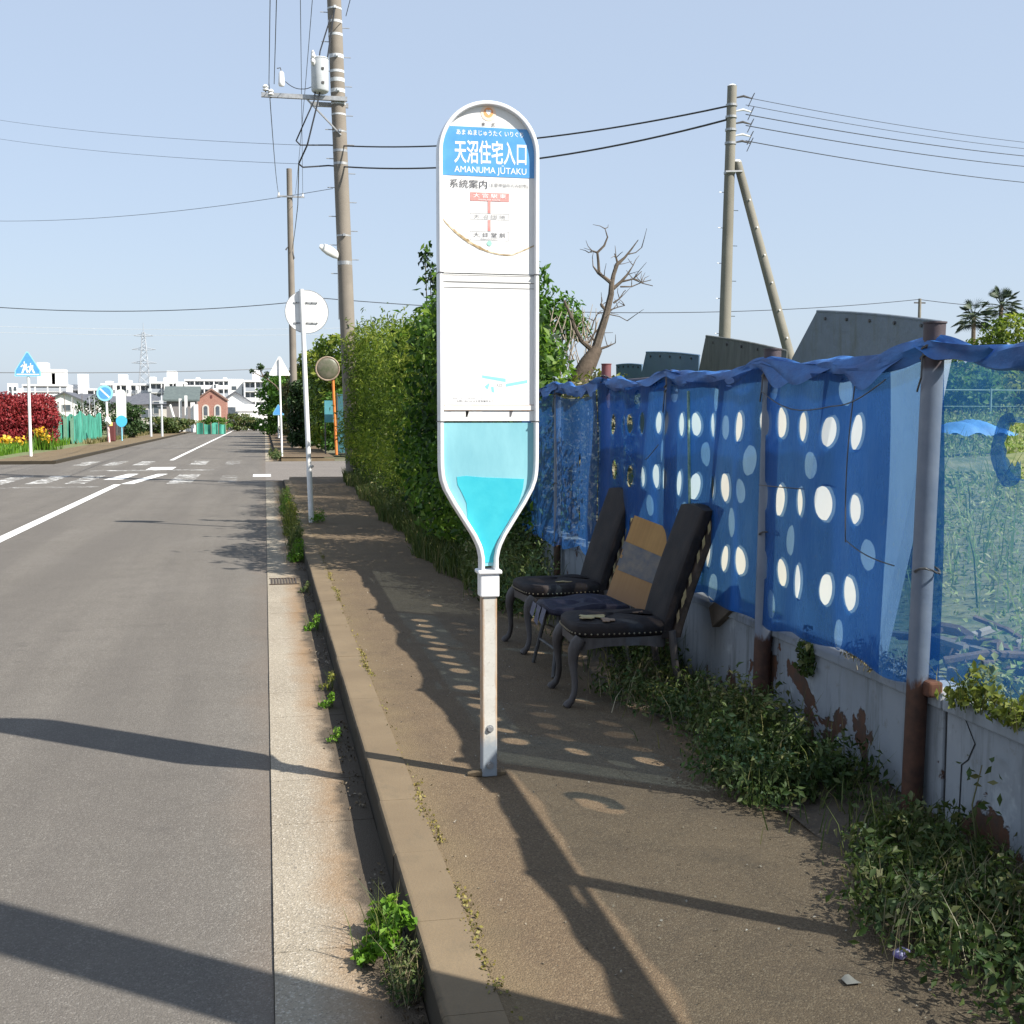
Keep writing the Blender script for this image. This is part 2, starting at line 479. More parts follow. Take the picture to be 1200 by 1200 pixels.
walk('pavement', -12, 31.4); walk('pavement', 46.4, 150)
# strip of soil at the foot of the wall and the hedge
sm = MB(); rng = np.random.default_rng(4)
sm.grid(lambda u, v: (2.02 + .12 * math.sin(v * 61) * math.sin(v * 23 + 1) + (.62 + .1 * math.sin(v * 61)) * u, -3 + 34 * v, .004 + .055 * math.sin(min(u, .8) * 1.9) + .012 * math.sin(v * 300 + u * 9)), 8, 240)
tag(sm.build('soil', M_dirt, smooth=True), kind='structure')
# raised field behind the wall, a bank behind the hedge
def field(u, v):
    x = 2.60 + 38 * u ** 2; y = -4 + 35 * v
    h = .44 if y < 12 else max(.06, .44 - .1 * (y - 12)) + .3 * min(1, (x - 2.6) / 4)
    z = h + max(0, x - 3.2) * .085 * (1 if x < 14 else 14 / x * 1.2) + .05 * math.sin(x * 2.1 + y) * math.sin(y * 1.7)
    return (x, y, min(z, 1.35))
tag(MB().grid(field, 40, 50).build('field', M_soilfield, smooth=True), kind='structure')
sheet('verge', -60, -9.55, 45, 150, -.1, M_soilfield)
fp = MB().grid(lambda u, v: (-9.6 + 2.3 * u, 45 + 105 * v, -.03), 1, 1).build('footpath', M_walk); tag(fp, kind='structure')
fk = MB()
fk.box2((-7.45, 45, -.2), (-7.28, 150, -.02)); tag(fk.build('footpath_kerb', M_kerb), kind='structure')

ek = MB()
ek.box2((-9.6, 44.82, -.2), (-7.28, 45.0, -.025)); ek.box2((.60, 46.2, -.2), (2.6, 46.4, -.05)); ek.box2((.60, 31.4, -.2), (2.2, 31.55, -.04))
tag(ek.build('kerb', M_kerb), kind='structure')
# road markings, 4 mm above the asphalt
def quad(mb, x0, x1, y0, y1, x0b=None, x1b=None, z=-.126):
    x0b = x0 if x0b is None else x0b; x1b = x1 if x1b is None else x1b
    mb.add([(x0, y0, z), (x1, y0, z), (x1b, y1, z), (x0b, y1, z)], [(0, 1, 2, 3)])
mk = MB()
quad(mk, -3.70, -3.52, -12, 31.0); quad(mk, -3.60, -3.44, 47.5, 148)
quad(mk, -4.25, -3.75, 33.4, 36.6, -3.95, -3.65); quad(mk, -3.55, -3.25, 31.2, 36.4, -3.1, -2.8)
quad(mk, -3.7, -2.9, 39.2, 41.2); quad(mk, -.35, .15, 34.2, 35.6)
tag(mk.build('road_marking', M_paint), kind='structure')
mk = MB()
for x in (-6.9, -5.9, -4.95): quad(mk, x, x + .48, 31.6, 35.8)
quad(mk, -2.45, -1.85, 31.2, 36); 
for x in (-6.5, -5.5, -4.5): quad(mk, x, x + .5, 43.0, 46.6)
quad(mk, -2.6, -2.05, 43.0, 46.6)
quad(mk, -5.3, -1.6, 38.6, 39.2)
tag(mk.build('road_marking', M_worn), kind='structure')
mk = MB()
quad(mk, -1.2, -.75, 31.4, 35); quad(mk, -1.4, -.9, 43.0, 46.6); quad(mk, -6.6, -3.9, 29.8, 30.3)
for y in (58, 62, 66, 84, 90): quad(mk, -2.2, -.5, y, y + .5); quad(mk, -6.5, -4.5, y + 8, y + 8.5)
tag(mk.build('road_marking', M_worn2), kind='structure')
gr = MB()
for i in range(9): gr.box2((.04 + .03 * i, 12.2, -.119), (.055 + .03 * i, 12.62, -.112))
gr.box2((.02, 12.18, -.1195), (.32, 12.20, -.112)); gr.box2((.02, 12.62, -.1195), (.32, 12.64, -.112))
M_iron = mat('grate_iron', (.06, .05, .045, 1), (.12, .08, .05, 1), 20, .6, metal=.6)
tag(gr.build('drain_grate', M_iron), 'small iron drain grate set in the gutter strip beside the kerb', 'drain grate')

# ------------------------------------------------------------------ general materials
M_white = mat('white_enamel', (.80, .80, .79, 1), (.74, .74, .72, 1), 6, .35, rvar=.15)
M_panel = mat('white_board', (.66, .655, .64, 1), (.75, .75, .745, 1), 4, .3, .05, 30, lo=.30, hi=.55, stretch=(1, 1, .35))
M_frame = mat('painted_tube', (.74, .75, .77, 1), (.66, .66, .67, 1), 9, .38)
M_blue = mat('sign_blue', (.075, .28, .62, 1), (.10, .33, .66, 1), 12, .35)
M_cyan = mat('cyan_paint', (.165, .40, .47, 1), (.24, .51, .57, 1), 5, .4, .06, 40, stretch=(1, 1, .4))
M_cyan2 = mat('bright_cyan', (.03, .40, .50, 1), (.05, .46, .54, 1), 9, .4, .05, 40)
M_ink = mat('ink_grey', (.10, .10, .11, 1), rough=.5)
M_ink3 = mat('ink_mid', (.24, .24, .25, 1), rough=.5)
M_ink2 = mat('ink_pale', (.45, .45, .46, 1), rough=.5)
M_red = mat('faded_red', (.58, .22, .20, 1), (.62, .32, .30, 1), 40, .5)
M_orange = mat('emblem_orange', (.85, .36, .14, 1), rough=.5)
M_peach = mat('emblem_peach', (.86, .66, .52, 1), rough=.5)
M_green = mat('dot_green', (.30, .55, .48, 1), rough=.5)
M_ltblue = mat('ribbon_blue', (.24, .55, .70, 1), rough=.5)
M_peel = mat('peeled_edge_brown', (.30, .21, .10, 1), (.62, .52, .36, 1), 40, .8, lo=.4, hi=.6)
M_steel = mat('galvanised', (.42, .43, .44, 1), (.30, .31, .32, 1), 14, .45, metal=.55)
M_dark = mat('dark_metal', (.05, .05, .055, 1), (.09, .085, .08, 1), 10, .6)
M_conc = mat('pole_concrete', (.165, .145, .122, 1), (.215, .19, .16, 1), 1.3, .85, .3, 50)
M_conc2 = mat('pole_concrete_grey', (.16, .152, .125, 1), (.21, .20, .17, 1), 1.3, .85, .3, 50)
M_cable = mat('cable_black', (.03, .033, .04, 1), rough=.5)
M_porc = mat('porcelain', (.72, .72, .72, 1), rough=.25)
M_tank = mat('transformer_grey', (.52, .55, .58, 1), (.45, .48, .50, 1), 3, .4)

# rusty square post of the bus stop
M_post, N, b = newmat('weathered_white_post')
v = N.obj(); xs = N.xyz(v)
c = N.ramp(N.noise(9, v, 6), [(.3, (.42, .41, .375, 1)), (.7, (.54, .53, .49, 1))])
ed = N.math('ABSOLUTE', xs[0])
rust = N.math('ADD', N.math('MULTIPLY', N.ramp(ed, [(.016, 0.0), (.032, 1.0)]), .5), N.math('MULTIPLY', N.noise(26, N.scaled(v, (1, 1, .3)), 6, .7), .8))
c = N.mix(N.ramp(rust, [(.58, 0.0), (.92, .8)]), c, (.33, .18, .07, 1))
c = N.mix(N.ramp(N.noise(90, v, 4, .7), [(.58, 0.0), (.7, .55)]), c, (.28, .25, .21, 1))
low = N.math('ADD', xs[2], N.math('MULTIPLY', N.noise(30, v, 4), .12))
c = N.mix(N.ramp(low, [(.19, .9), (.255, 0.0)]), c, (.22, .26, .30, 1))
N.link(c, b.inputs['Base Color']); b.inputs['Roughness'].default_value = .55
N.link(N.bump(N.noise(70, v, 4), .2, .003), b.inputs['Normal'])

# ------------------------------------------------------------------ the bus stop
bus = thing('bus_stop_sign', 'tall white bus stop sign with blue name band and cyan foot, on rusty square post', 'bus stop', (.943, 5.076, 0))
def halfw(z):
    """half-width of the outline at height z"""
    pts = [(.905, .040), (.965, .041), (1.01, .050), (1.06, .074), (1.13, .118), (1.20, .162), (1.26, .195), (1.305, .211), (1.35, .2165), (1.40, .2175), (2.68, .2175)]
    for (a, p), (b_, q) in zip(pts, pts[1:]):
        if z <= b_: return p + (q - p) * (z - a) / (b_ - a)
    return math.sqrt(max(0, .2175 ** 2 - (z - 2.68) ** 2))
def outline(z0, z1, inset=0.0, n=40):
    zs = [z0 + (z1 - z0) * i / n for i in range(n + 1)]
    if z1 > 2.68:
        R_ = .2175 - inset
        zs = [z for z in zs if z < 2.68] 
        rgt = [(max(halfw(z) - inset, .004), z) for z in zs]
        arc = [(R_ * math.cos(t), 2.68 + R_ * math.sin(t)) for t in [math.pi * k / 32 for k in range(33)]]
        pts = rgt + arc + [(-x, z) for x, z in reversed(rgt)]
        return [(x, min(z, z1)) for x, z in pts]
    rgt = [(max(halfw(z) - inset, .004), z) for z in zs]
    return rgt + [(-x, z) for x, z in reversed(rgt)]
# tubular frame: rounded section swept round the outline
path = [( .041, .905), (.041, .965)] + [(halfw(z), z) for z in [1.0 + .02 * i for i in range(21)]] + [(.2175, 1.44), (.2175, 2.0), (.2175, 2.68)]
path += [(.2175 * math.cos(t), 2.68 + .2175 * math.sin(t)) for t in [math.pi * k / 36 for k in range(1, 36)]]
path += [(-x, z) for x, z in reversed(path[:2 + 21 + 3])]
sec = []
for k in range(16):
    a = 2 * math.pi * k / 16
    sec.append((.0105 * math.copysign(abs(math.cos(a)) ** .6, math.cos(a)), .042 * math.copysign(abs(math.sin(a)) ** .45, math.sin(a))))
fm = MB(); vs = []; n = len(path)
for i, (x, z) in enumerate(path):
    a = path[max(i - 1, 0)]; b_ = path[min(i + 1, n - 1)]
    tx, tz = b_[0] - a[0], b_[1] - a[1]; l = math.hypot(tx, tz); nx, nz = -tz / l, tx / l      # inward normal
    for p, q in sec: vs.append((x + nx * (p + .0105), q, z + nz * (p + .0105)))
fs = [(i * 16 + k, i * 16 + (k + 1) % 16, (i + 1) * 16 + (k + 1) % 16, (i + 1) * 16 + k) for i in range(n - 1) for k in range(16)]
fs += [tuple(range(16)), tuple((n - 1) * 16 + k for k in range(16))]
fm.add(vs, fs); frame = fm.build('frame', M_frame, bus, smooth=True)
# dark seams in the tube where the sections meet
sm = MB()
for z in (1.553, 2.178):
    for s in (-1, 1): sm.box2((s * .196, -.0432, z), (s * .2185, .0432, z + .004))
sm.build('seam', M_dark, bus)
YF = -.019      # front of the boards
hd = MB().prism(outline(2.182, 2.9, .0145), YF, .02).build('name_board', M_panel, bus)
def poly_sheet(poly, name, m, y, parent, t=.0015):
    return MB().prism(poly, y - t, y).build(name, m, parent)
band = [p for p in outline(2.572, 2.80, .016)]
def clipz(poly, lo, hi):
    out = []
    for x, z in poly: out.append((x, min(max(z, lo), hi)))
    return out
wB = lambda z: (math.sqrt(max(0, .2015 ** 2 - max(0, z - 2.68) ** 2)))
zz = [2.586 + (2.788 - 2.586) * i / 14 for i in range(15)]
bandp = [(wB(z) - .003, z) for z in zz] + [(-wB(z) + .003, z) for z in reversed(zz)]
MB().prism(bandp, YF - .0015, YF - .0002).build('name_band', M_blue, hd)
YT = YF - .0022
M_ltr = mat('letter_white', (.82, .82, .82, 1), rough=.4)
text('天沼住宅入口', (-.146, 2.637, .163, 2.735), YT, M_ltr, hd, bold=.016)
text('AMANUMA JŪTAKU', (-.146, 2.591, .163, 2.633), YT, M_ltr, hd, bold=.0)
text('あま ぬまじゅうたく いりぐち', (-.137, 2.753, .150, 2.776), YT, M_ltr, hd, bold=.008)
em = MB().disc((.0, 2.848), .0325, YF - .0002, 28, .0012).build('emblem', M_peach, hd)
def ring(r0, r1, cx, cz, y, n=28):
    mb = MB(); vs = []
    for k in range(n):
        a = 2 * math.pi * k / n
        vs += [(cx + r0 * math.cos(a), y, cz + r0 * math.sin(a)), (cx + r1 * math.cos(a), y, cz + r1 * math.sin(a))]
    mb.add(vs, [(2 * k, 2 * k + 1, (2 * k + 3) % (2 * n), (2 * k + 2) % (2 * n)) for k in range(n)]); return mb
MB().disc((0, 2.850), .0205, YF - .0012, 26, .0008).build('emblem_disc', M_orange, hd)
hz = [(0, 2.839), (.011, 2.852), (.0105, 2.859), (.005, 2.861), (0, 2.857), (-.005, 2.861), (-.0105, 2.859), (-.011, 2.852)]
hz = [(x * 1.05, 2.850 + (z - 2.850) * 1.05) for x, z in hz]
MB().prism(hz, YF - .0027, YF - .0021).build('emblem_heart', M_ltr, hd)
text('東', (-.030, 2.793, -.014, 2.809), YT, M_ink, hd, bold=.01); text('武', (.012, 2.793, .028, 2.809), YT, M_ink, hd, bold=.01)
text('系統案内', (-.166, 2.535, -.006, 2.571), YT, M_ink, hd, bold=.004)
text('(主要停留所のみ記載)', (.002, 2.541, .170, 2.560), YT, M_ink3, hd, bold=.004)
rt = MB().box2((-.079, YF - .0014, 2.484), (.088, YF - .0002, 2.519)).build('route_box', M_red, hd)
text('大 宮 駅 東', (-.066, 2.497, .075, 2.515), YT, M_ltr, hd, bold=.006)
text('AMANUMA ROUTE', (-.045, 2.486, .05, 2.492), YT, M_ltr, hd)
MB().box2((-.0035, YF - .0014, 2.434), (.0085, YF - .0002, 2.4835)).build('route_line', M_red, hd); MB().box2((-.0035, YF - .0014, 2.360), (.0085, YF - .0002, 2.405)).build('route_line', M_red, hd)
ol = MB()
for (x0, z0, x1, z1) in ((-.079, 2.407, .088, 2.433), (-.079, 2.320, .088, 2.358)):
    for a, b_ in (((x0, z0), (x1, z0 + .0012)), ((x0, z1 - .0012), (x1, z1)), ((x0, z0), (x0 + .0012, z1)), ((x1 - .0012, z0), (x1, z1))):
        ol.box2((a[0], YF - .001, a[1]), (b_[0], YF - .0002, b_[1]))
ol.build('route_outline', M_ink2, hd)
text('天 沼 団 地', (-.064, 2.411, .073, 2.428), YT, M_ink3, hd, bold=.002)
text('大 日 堂 前', (-.066, 2.334, .073, 2.353), YT, M_ink, hd, bold=.002)
text('Dainichido', (-.03, 2.324, .04, 2.331), YT, M_ink2, hd)
MB().disc((.003, 2.308), .011, YF - .0002, 18, .0014).build('stop_dot', M_green, hd)
# the lower edge of the old round face, peeling and brown
pe = MB(); rp = random.Random(8); up, dn = [], []
for i in range(49):
    t = i / 48; x = -.196 + .398 * t
    z = 2.405 - .135 * math.sin(min(1, t * 1.35) * math.pi / 2) ** .8 - .012 * math.sin(t * math.pi) + .035 * max(0, t - .75) / .25
    wd = (.002 + .007 * max(0, math.sin((t - .02) * math.pi * 2)) * rp.uniform(.4, 1.3)) + .0015
    up.append((x, YF - .0016, z + wd)); dn.append((x, YF - .0016, z - wd * .6))
pe.add(up + dn, [(i, i + 1, 49 + i + 1, 49 + i) for i in range(48)]); pe.build('peeled_edge', M_peel, hd)
gs = MB().add([(.0, YF - .0008, 2.355), (.08, YF - .0008, 2.372), (.082, YF - .0008, 2.36), (.06, YF - .0008, 2.333), (-.035, YF - .0008, 2.322), (-.04, YF - .0008, 2.338)], [(0, 1, 2, 3, 4, 5)])
gs.build('scuff', mat('scuff_grey', (.5, .51, .52, 1), (.75, .75, .75, 1), 60, .6), hd)
# timetable board
tb = MB().box2((-.203, YF - .002, 1.557), (.203, .02, 2.177)).build('timetable_board', M_panel, bus)
MB().box2((-.198, YF - .005, 2.145), (.198, YF - .002, 2.170)).build('clamp_strip', mat('strip_grey', (.60, .60, .58, 1), (.68, .68, .67, 1), 30, .5, stretch=(1, 1, 8)), tb)
sl = MB()
for z in (2.1425, 2.1715, 2.120): sl.box2((-.198, YF - .0035, z), (.198, YF - .002, z + .0022))
sl.build('groove', mat('groove_shadow_gap', (.20, .19, .18, 1), rough=.8), tb)
MB().box2((-.195, YF - .006, 1.604), (.200, YF - .002, 1.624)).build('paper_rail', mat('rail_cream', (.74, .71, .67, 1), (.78, .77, .75, 1), 20, .4), tb)
gr2 = MB(); gr2.box2((-.195, YF - .0065, 1.6245), (.2, YF - .002, 1.6265)); gr2.box2((-.195, YF - .0065, 1.6015), (.2, YF - .002, 1.6035)); gr2.box2((-.196, YF - .0065, 1.6015), (-.194, YF - .002, 1.6265))
gr2.build('groove', mat('groove_rusty', (.30, .17, .10, 1), (.25, .24, .23, 1), 25, .8), tb)
cl = MB()
for x in (-.098, .093): cl.add([(x - .003, YF - .003, 1.6), (x + .011, YF - .003, 1.6), (x + .004, YF - .003, 1.575), (x - .003, YF - .003, 1.575)], [(0, 1, 2, 3)])
cl.build('catch', M_ink, tb)
MB().box2((-.165, YF - .003, 1.575), (-.03, YF - .0021, 1.598)).build('paper_slip', mat('slip_grey', (.62, .62, .60, 1), (.72, .72, .70, 1), 60, .6), tb)
rbn = MB(); yb = YF - .0024
rbn.add([(-.03, yb, 1.752), (.073, yb, 1.738), (.073, yb, 1.723), (-.03, yb, 1.741)], [(0, 1, 2, 3)])
rbn.add([(.073, yb, 1.716), (.168, yb, 1.733), (.168, yb, 1.720), (.073, yb, 1.703)], [(0, 1, 2, 3)])
rbn.add([(-.02, yb, 1.704), (.002, yb, 1.72), (.002, yb, 1.711), (-.006, yb, 1.69)], [(0, 1, 2, 3)])
rbn.add([(.008, yb, 1.702), (.020, yb, 1.704), (.024, yb, 1.678), (.012, yb, 1.68)], [(0, 1, 2, 3)])
rbn.build('ribbon_print', M_ltblue, tb)
text('人口', (.031, 1.703, .056, 1.716), yb, M_ink, tb, bold=.01)
text('この広告', (.125, 1.740, .15, 1.747), yb, M_ink2, tb)
text('ご乗車の際は、乗務員にお知らせください', (-.168, 1.650, .04, 1.658), yb, M_ink2, tb)
text('お問い合わせは大宮営業所まで', (-.14, 1.636, .02, 1.646), yb, M_ink, tb)
# cyan foot panel
ft = MB().prism(outline(.93, 1.549, .0145, 60), YF + .003, .018).build('foot_panel', M_cyan, bus)
pts = [(-.140, 1.318), (-.10, 1.322), (-.03, 1.315), (.155, 1.306), (.150, 1.265), (.131, 1.20), (.09, 1.13), (.047, 1.06), (.026, 1.02), (.018, .945), (-.018, .945), (-.024, 1.01), (-.047, 1.06), (-.093, 1.135), (-.098, 1.205), (-.118, 1.25), (-.137, 1.285)]
poly_sheet(pts, 'foot_patch', M_cyan2, YF + .0028, ft)
# post: collar, sleeve, square tube, bolts
MB().box((0, 0, .905), (.106, .095, .018)).build('collar', M_frame, bus, bevel=.006)
MB().box((0, 0, .846), (.084, .078, .10)).build('sleeve', M_frame, bus, bevel=.006)
post = MB().box((0, 0, .40), (.066, .060, .80)).build('post', M_post, bus, bevel=.005)
for z in (.052, .215):
    bo = MB().cyl((0, -.030, 0), (0, -.041, 0), .013, .011, 6); bo.cyl((0, -.0295, 0), (0, -.033, 0), .017, n=14)
    o = bo.build('bolt', M_steel, post, loc=(0, 0, z))
MB().tube([(-.09, .01, .004), (-.045, -.005, .012), (.02, -.012, .010), (.075, .0, .004)], [.012, .02, .02, .01], 6).build('mortar', M_kerb, bus)

# ------------------------------------------------------------------ chairs and cardboard
M_vinyl = mat('dark_vinyl', (.010, .0085, .010, 1), (.030, .023, .021, 1), 9, .72, .25, 60, rvar=.2, spec=.22)
M_vinylb = mat('brown_edge_vinyl', (.035, .026, .021, 1), (.10, .072, .055, 1), 14, .8, .3, 50, spec=.2)
M_wood = mat('painted_wood', (.11, .10, .098, 1), (.055, .046, .042, 1), 9, .6, .15, 40, stretch=(1, 1, .35), spec=.3)
M_foam = mat('torn_foam', (.42, .34, .16, 1), (.30, .22, .12, 1), 25, .95, .5, 60)
M_lining = mat('torn_lining', (.19, .12, .08, 1), (.26, .17, .11, 1), 30, .9)
M_nail = mat('brass_nail', (.30, .25, .17, 1), rough=.4, metal=.7)
def bent(p0, p1, p2, p3, n=8):
    P = [Vector(p) for p in (p0, p1, p2, p3)]
    return [((1 - t) ** 3) * P[0] + 3 * t * (1 - t) ** 2 * P[1] + 3 * t * t * (1 - t) * P[2] + t ** 3 * P[3] for t in [i / n for i in range(n + 1)]]
def dining_chair(loc, rz, label, seed, patches):
    """faces local -X; origin on the ground under the seat centre"""
    rr = random.Random(seed)
    t = thing('dining_chair', label, 'chair', loc, rz, 'discarded dining chairs by the fence')
    hw, f, bk = .25, -.30, .25
    def seatP(u, v):
        # u round the rim, v from the underside centre over the rim to the top centre
        a = 2 * math.pi * u
        c, s = math.cos(a), math.sin(a)
        ex = 4.5
        rad = 1 / (abs(c) ** ex + abs(s) ** ex) ** (1 / ex)
        prof = [(0, .375), (.96, .375), (1.0, .385), (1.02, .41), (1.01, .435), (.95, .452), (.6, .463), (0, .468)]
        k = v * (len(prof) - 1); i = min(int(k), len(prof) - 2); q = k - i
        r = prof[i][0] + (prof[i + 1][0] - prof[i][0]) * q; z = prof[i][1] + (prof[i + 1][1] - prof[i][1]) * q
        wy = hw * (1.0 + .06 * (-c))
        z += .012 * math.sin(u * 17) * math.sin(v * 9) * (1 if r < .95 else 0)
        return (-.025 + .275 * rad * c * r, wy * rad * s * r, z)
    st = MB().grid(seatP, 48, 14).build('seat', M_vinyl, t, smooth=True)
    nl = MB()
    for k in range(64):
        p = seatP(k / 64, 3.05 / 7); c = Vector((p[0], p[1], .397)) 
        nl.ball((p[0] * 1.005, p[1] * 1.008, .398), .0055, 6, 4)
    nl.build('nail_trim', M_nail, st)
    # apron with a scalloped lower edge
    ap = MB()
    def apronP(u, v):
        a = 2 * math.pi * u; c, s = math.cos(a), math.sin(a); ex = 5
        rad = 1 / (abs(c) ** ex + abs(s) ** ex) ** (1 / ex)
        return (-.025 + .268 * rad * c, hw * .985 * rad * s * (1 - .06 * c), .376 - v * (.045 + .022 * abs(math.sin(2 * a)) - .012 * math.sin(4 * a) ** 2))
    ap.grid(apronP, 48, 2).build('apron', M_wood, t, smooth=True)
    for s in (-1, 1):
        y = s * (hw - .03)
        pts = bent((f + .04, y, .37), (f - .055, y + s * .015, .28), (f + .045, y, .14), (f - .01, y + s * .012, .035), 10) + [Vector((f - .035, y + s * .016, .012)), Vector((f - .045, y + s * .018, .0))]
        MB().tube(pts, [.036, .038, .036, .031, .026, .022, .019, .0175, .017, .0175, .019, .024, .02], 10).build('leg', M_wood, t, smooth=True)
    top = Vector((bk + .27, 0, 1.05))
    for s in (-1, 1):
        y = s * (hw - .04)
        pts = [(bk + .085, y, .0), (bk + .03, y, .18), (bk + .005, y, .40)]
        MB().tube(pts, [.017, .02, .023], 8).build('leg', M_wood, t, smooth=True)
    # tall padded back: front cushion plus a broad brown edge
    def backP(th, off):
        def P(u, v):
            a = 2 * math.pi * u; c, s = math.cos(a), math.sin(a)
            ry, rx = .215 + .01 * v, th
            ex = 6
            rad = 1 / (abs(c) ** ex + abs(s) ** ex) ** (1 / ex)
            z = .36 + v * .70
            bend = bk + .0 + off + .235 * v ** 1.15
            arch = .02 * (1 - (s * rad) ** 2) * (1 if v > .9 else 0)
            return (bend + rx * rad * c * (1 + .15 * math.sin(v * 3.1)), ry * rad * s, z + arch)
        return P
    bb = MB(); bb.grid(backP(.036, -.03), 40, 14)
    bb.grid(lambda u, v: tuple(Vector(backP(.036, -.03)(u, 1)) * (1 - v) + Vector((bk - .03 + .235, 0, 1.085)) * v), 40, 1)
    br = bb.build('backrest', M_vinyl, t, smooth=True)
    eb = MB(); eb.grid(lambda u, v: backP(.030, .035)(u, v * 1.0), 40, 14)
    eb.grid(lambda u, v: tuple(Vector(backP(.03, .035)(u, 1)) * (1 - v) + Vector((bk + .035 + .235, 0, 1.09)) * v), 40, 1)
    eb.build('back_frame', M_vinylb, t, smooth=True)
    rip = MB()
    for k in range(7):
        v = .12 + k * .12 + rr.uniform(-.04, .04); p = backP(.036, -.03)(.75, v); 
        rip.add([(p[0] + .03, -.226 - .012 * v, p[2] - .03), (p[0] + .045, -.228 - .012 * v, p[2]), (p[0] + .042, -.227 - .012 * v, p[2] + .05), (p[0] + .028, -.226 - .012 * v, p[2] + .02)], [(0, 1, 2, 3)])
    rip.build('torn_edge', M_foam, br)
    for (px, py, rx_, ry_, m, z) in patches:
        pg = []
        for k in range(22):
            a = 2 * math.pi * k / 22; q = 1 + .28 * math.sin(3 * a + seed) + .16 * math.sin(7 * a)
            pg.append((px + rx_ * q * math.cos(a), py + ry_ * q * math.sin(a)))
        MB().add([(x, y, z) for x, y in pg] + [(x, y, z + .004) for x, y in pg], [tuple(range(22))[::-1], tuple(range(22, 44))] + [(k, (k + 1) % 22, 22 + (k + 1) % 22, 22 + k) for k in range(22)]).build('torn_patch', m, st)
    return t
dining_chair((1.935, 6.42, 0), R(-3), 'dark tall-backed dining chair nearest the camera with torn seat showing yellow foam', 2,
             [(-.17, -.05, .07, .085, M_foam, .4635), (-.10, -.17, .035, .06, M_lining, .4605), (.12, .05, .03, .05, M_lining, .466)])
dining_chair((1.98, 7.93, 0), R(4), 'dark tall-backed dining chair farther along the fence, before the reddish post', 5,
             [(-.02, -.16, .05, .03, M_foam, .462)])
# low stool between them
st = thing('stool', 'low dark stool with thin straight legs between the two dining chairs', 'stool', (1.93, 7.17, 0), R(2))
M_navy = mat('navy_vinyl', (.012, .012, .026, 1), (.03, .03, .05, 1), 16, .65, .3, 50, spec=.25)
def stP(u, v):
    a = 2 * math.pi * u; c, s = math.cos(a), math.sin(a); rad = 1 / (abs(c) ** 5 + abs(s) ** 5) ** .2
    prof = [(0, .36), (.97, .36), (1, .38), (.99, .41), (.93, .425), (.5, .42), (0, .415)]
    k = v * 6; i = min(int(k), 5); q = k - i
    r = prof[i][0] + (prof[i + 1][0] - prof[i][0]) * q; z = prof[i][1] + (prof[i + 1][1] - prof[i][1]) * q
    return (.27 * rad * c * r, .23 * rad * s * r, z + .012 * math.sin(u * 22 + v * 5) * (r > .2))
sst = MB().grid(stP, 40, 12).build('seat', M_navy, st, smooth=True)
fl = MB()
for k, (x, y, dz) in enumerate(((-.275, -.15, .03), (-.278, -.04, .05), (-.272, .09, .02))):
    fl.add([(x, y, .40), (x, y + .09, .405), (x - .02, y + .10, .35 - dz), (x - .015, y + .04, .33 - dz), (x - .01, y + .01, .36)], [(0, 1, 2, 3, 4)])
fl.build('torn_flap', mat('flap_grey', (.08, .08, .12, 1), (.14, .14, .18, 1), 20, .8), sst)
for sx in (-1, 1):
    for sy in (-1, 1):
        MB().cyl((sx * .19, sy * .13, .37), (sx * .255, sy * .235, 0), .014, .012, 8).build('leg', M_dark, st, smooth=True)
MB().cyl((-.225, -.185, .16), (-.225, .185, .16), .009, n=8).build('stretcher', M_dark, st)
# cardboard propped on the stool
M_card, N, b = newmat('cardboard')
v = N.obj(); xs = N.xyz(v)
c = N.ramp(N.noise(5, v, 6), [(.3, (.36, .20, .075, 1)), (.7, (.46, .27, .10, 1))])
c = N.mix(N.ramp(xs[2], [(.0, .7), (.32, 0.0)]), c, (.20, .12, .085, 1))
c = N.mix(N.math('MULTIPLY', N.ramp(N.noise(60, N.scaled(v, (1, 1, .03)), 2), [(.4, 0.0), (.6, .4)]), .6), c, (.25, .14, .06, 1))
N.link(c, b.inputs['Base Color']); b.inputs['Roughness'].default_value = .9
cb = thing('cardboard_sheet', 'rectangle of brown cardboard with a grey tape band propped up on the stool', 'cardboard', (2.17, 7.02, .41))
cb.rotation_euler = (R(13), R(14), R(34))
MB().box((0, 0, .275), (.012, .34, .53)).build('board', M_card, cb)
tp = MB(); tg = random.Random(3)
for k in range(5):
    z = .20 + k * .032; tp.box((-.0075 - .0006 * k, tg.uniform(-.02, .02), z + .012), (.002, .33 + tg.uniform(-.03, .015), .05), rx=R(tg.uniform(-4, 4)))
tp.build('tape', mat('silver_tape', (.095, .105, .125, 1), (.20, .17, .14, 1), 14, .7, .3, 60), cb)

# ------------------------------------------------------------------ low wall
M_wall, N, b = newmat('peeling_plaster')
v = N.obj(); xs = N.xyz(v)
c = N.ramp(N.noise(1.6, v, 6), [(.3, (.22, .245, .275, 1)), (.7, (.31, .33, .355, 1))])
c = N.mix(N.ramp(N.noise(5, N.scaled(v, (1, 1, .35)), 6, .7), [(.5, 0.0), (.72, .6)]), c, (.19, .20, .21, 1))
c = N.mix(N.ramp(N.noise(3.2, v, 5), [(.60, 0.0), (.66, .55)]), c, (.46, .49, .52, 1))
c = N.mix(N.ramp(N.noise(7, N.scaled(v, (1, 1, .12)), 6, .72), [(.52, 0.0), (.70, .75)]), c, (.085, .09, .085, 1))
c = N.mix(N.ramp(N.noise(11, v, 7, .75), [(.58, 0.0), (.70, .6)]), c, (.15, .135, .11, 1))
pn = N.math('ADD', N.noise(2.1, v, 6, .62, .4), N.math('MULTIPLY', N.math('SUBTRACT', .33, xs[2]), .22))
pl = N.ramp(pn, [(.595, 0.0), (.606, 1.0)])
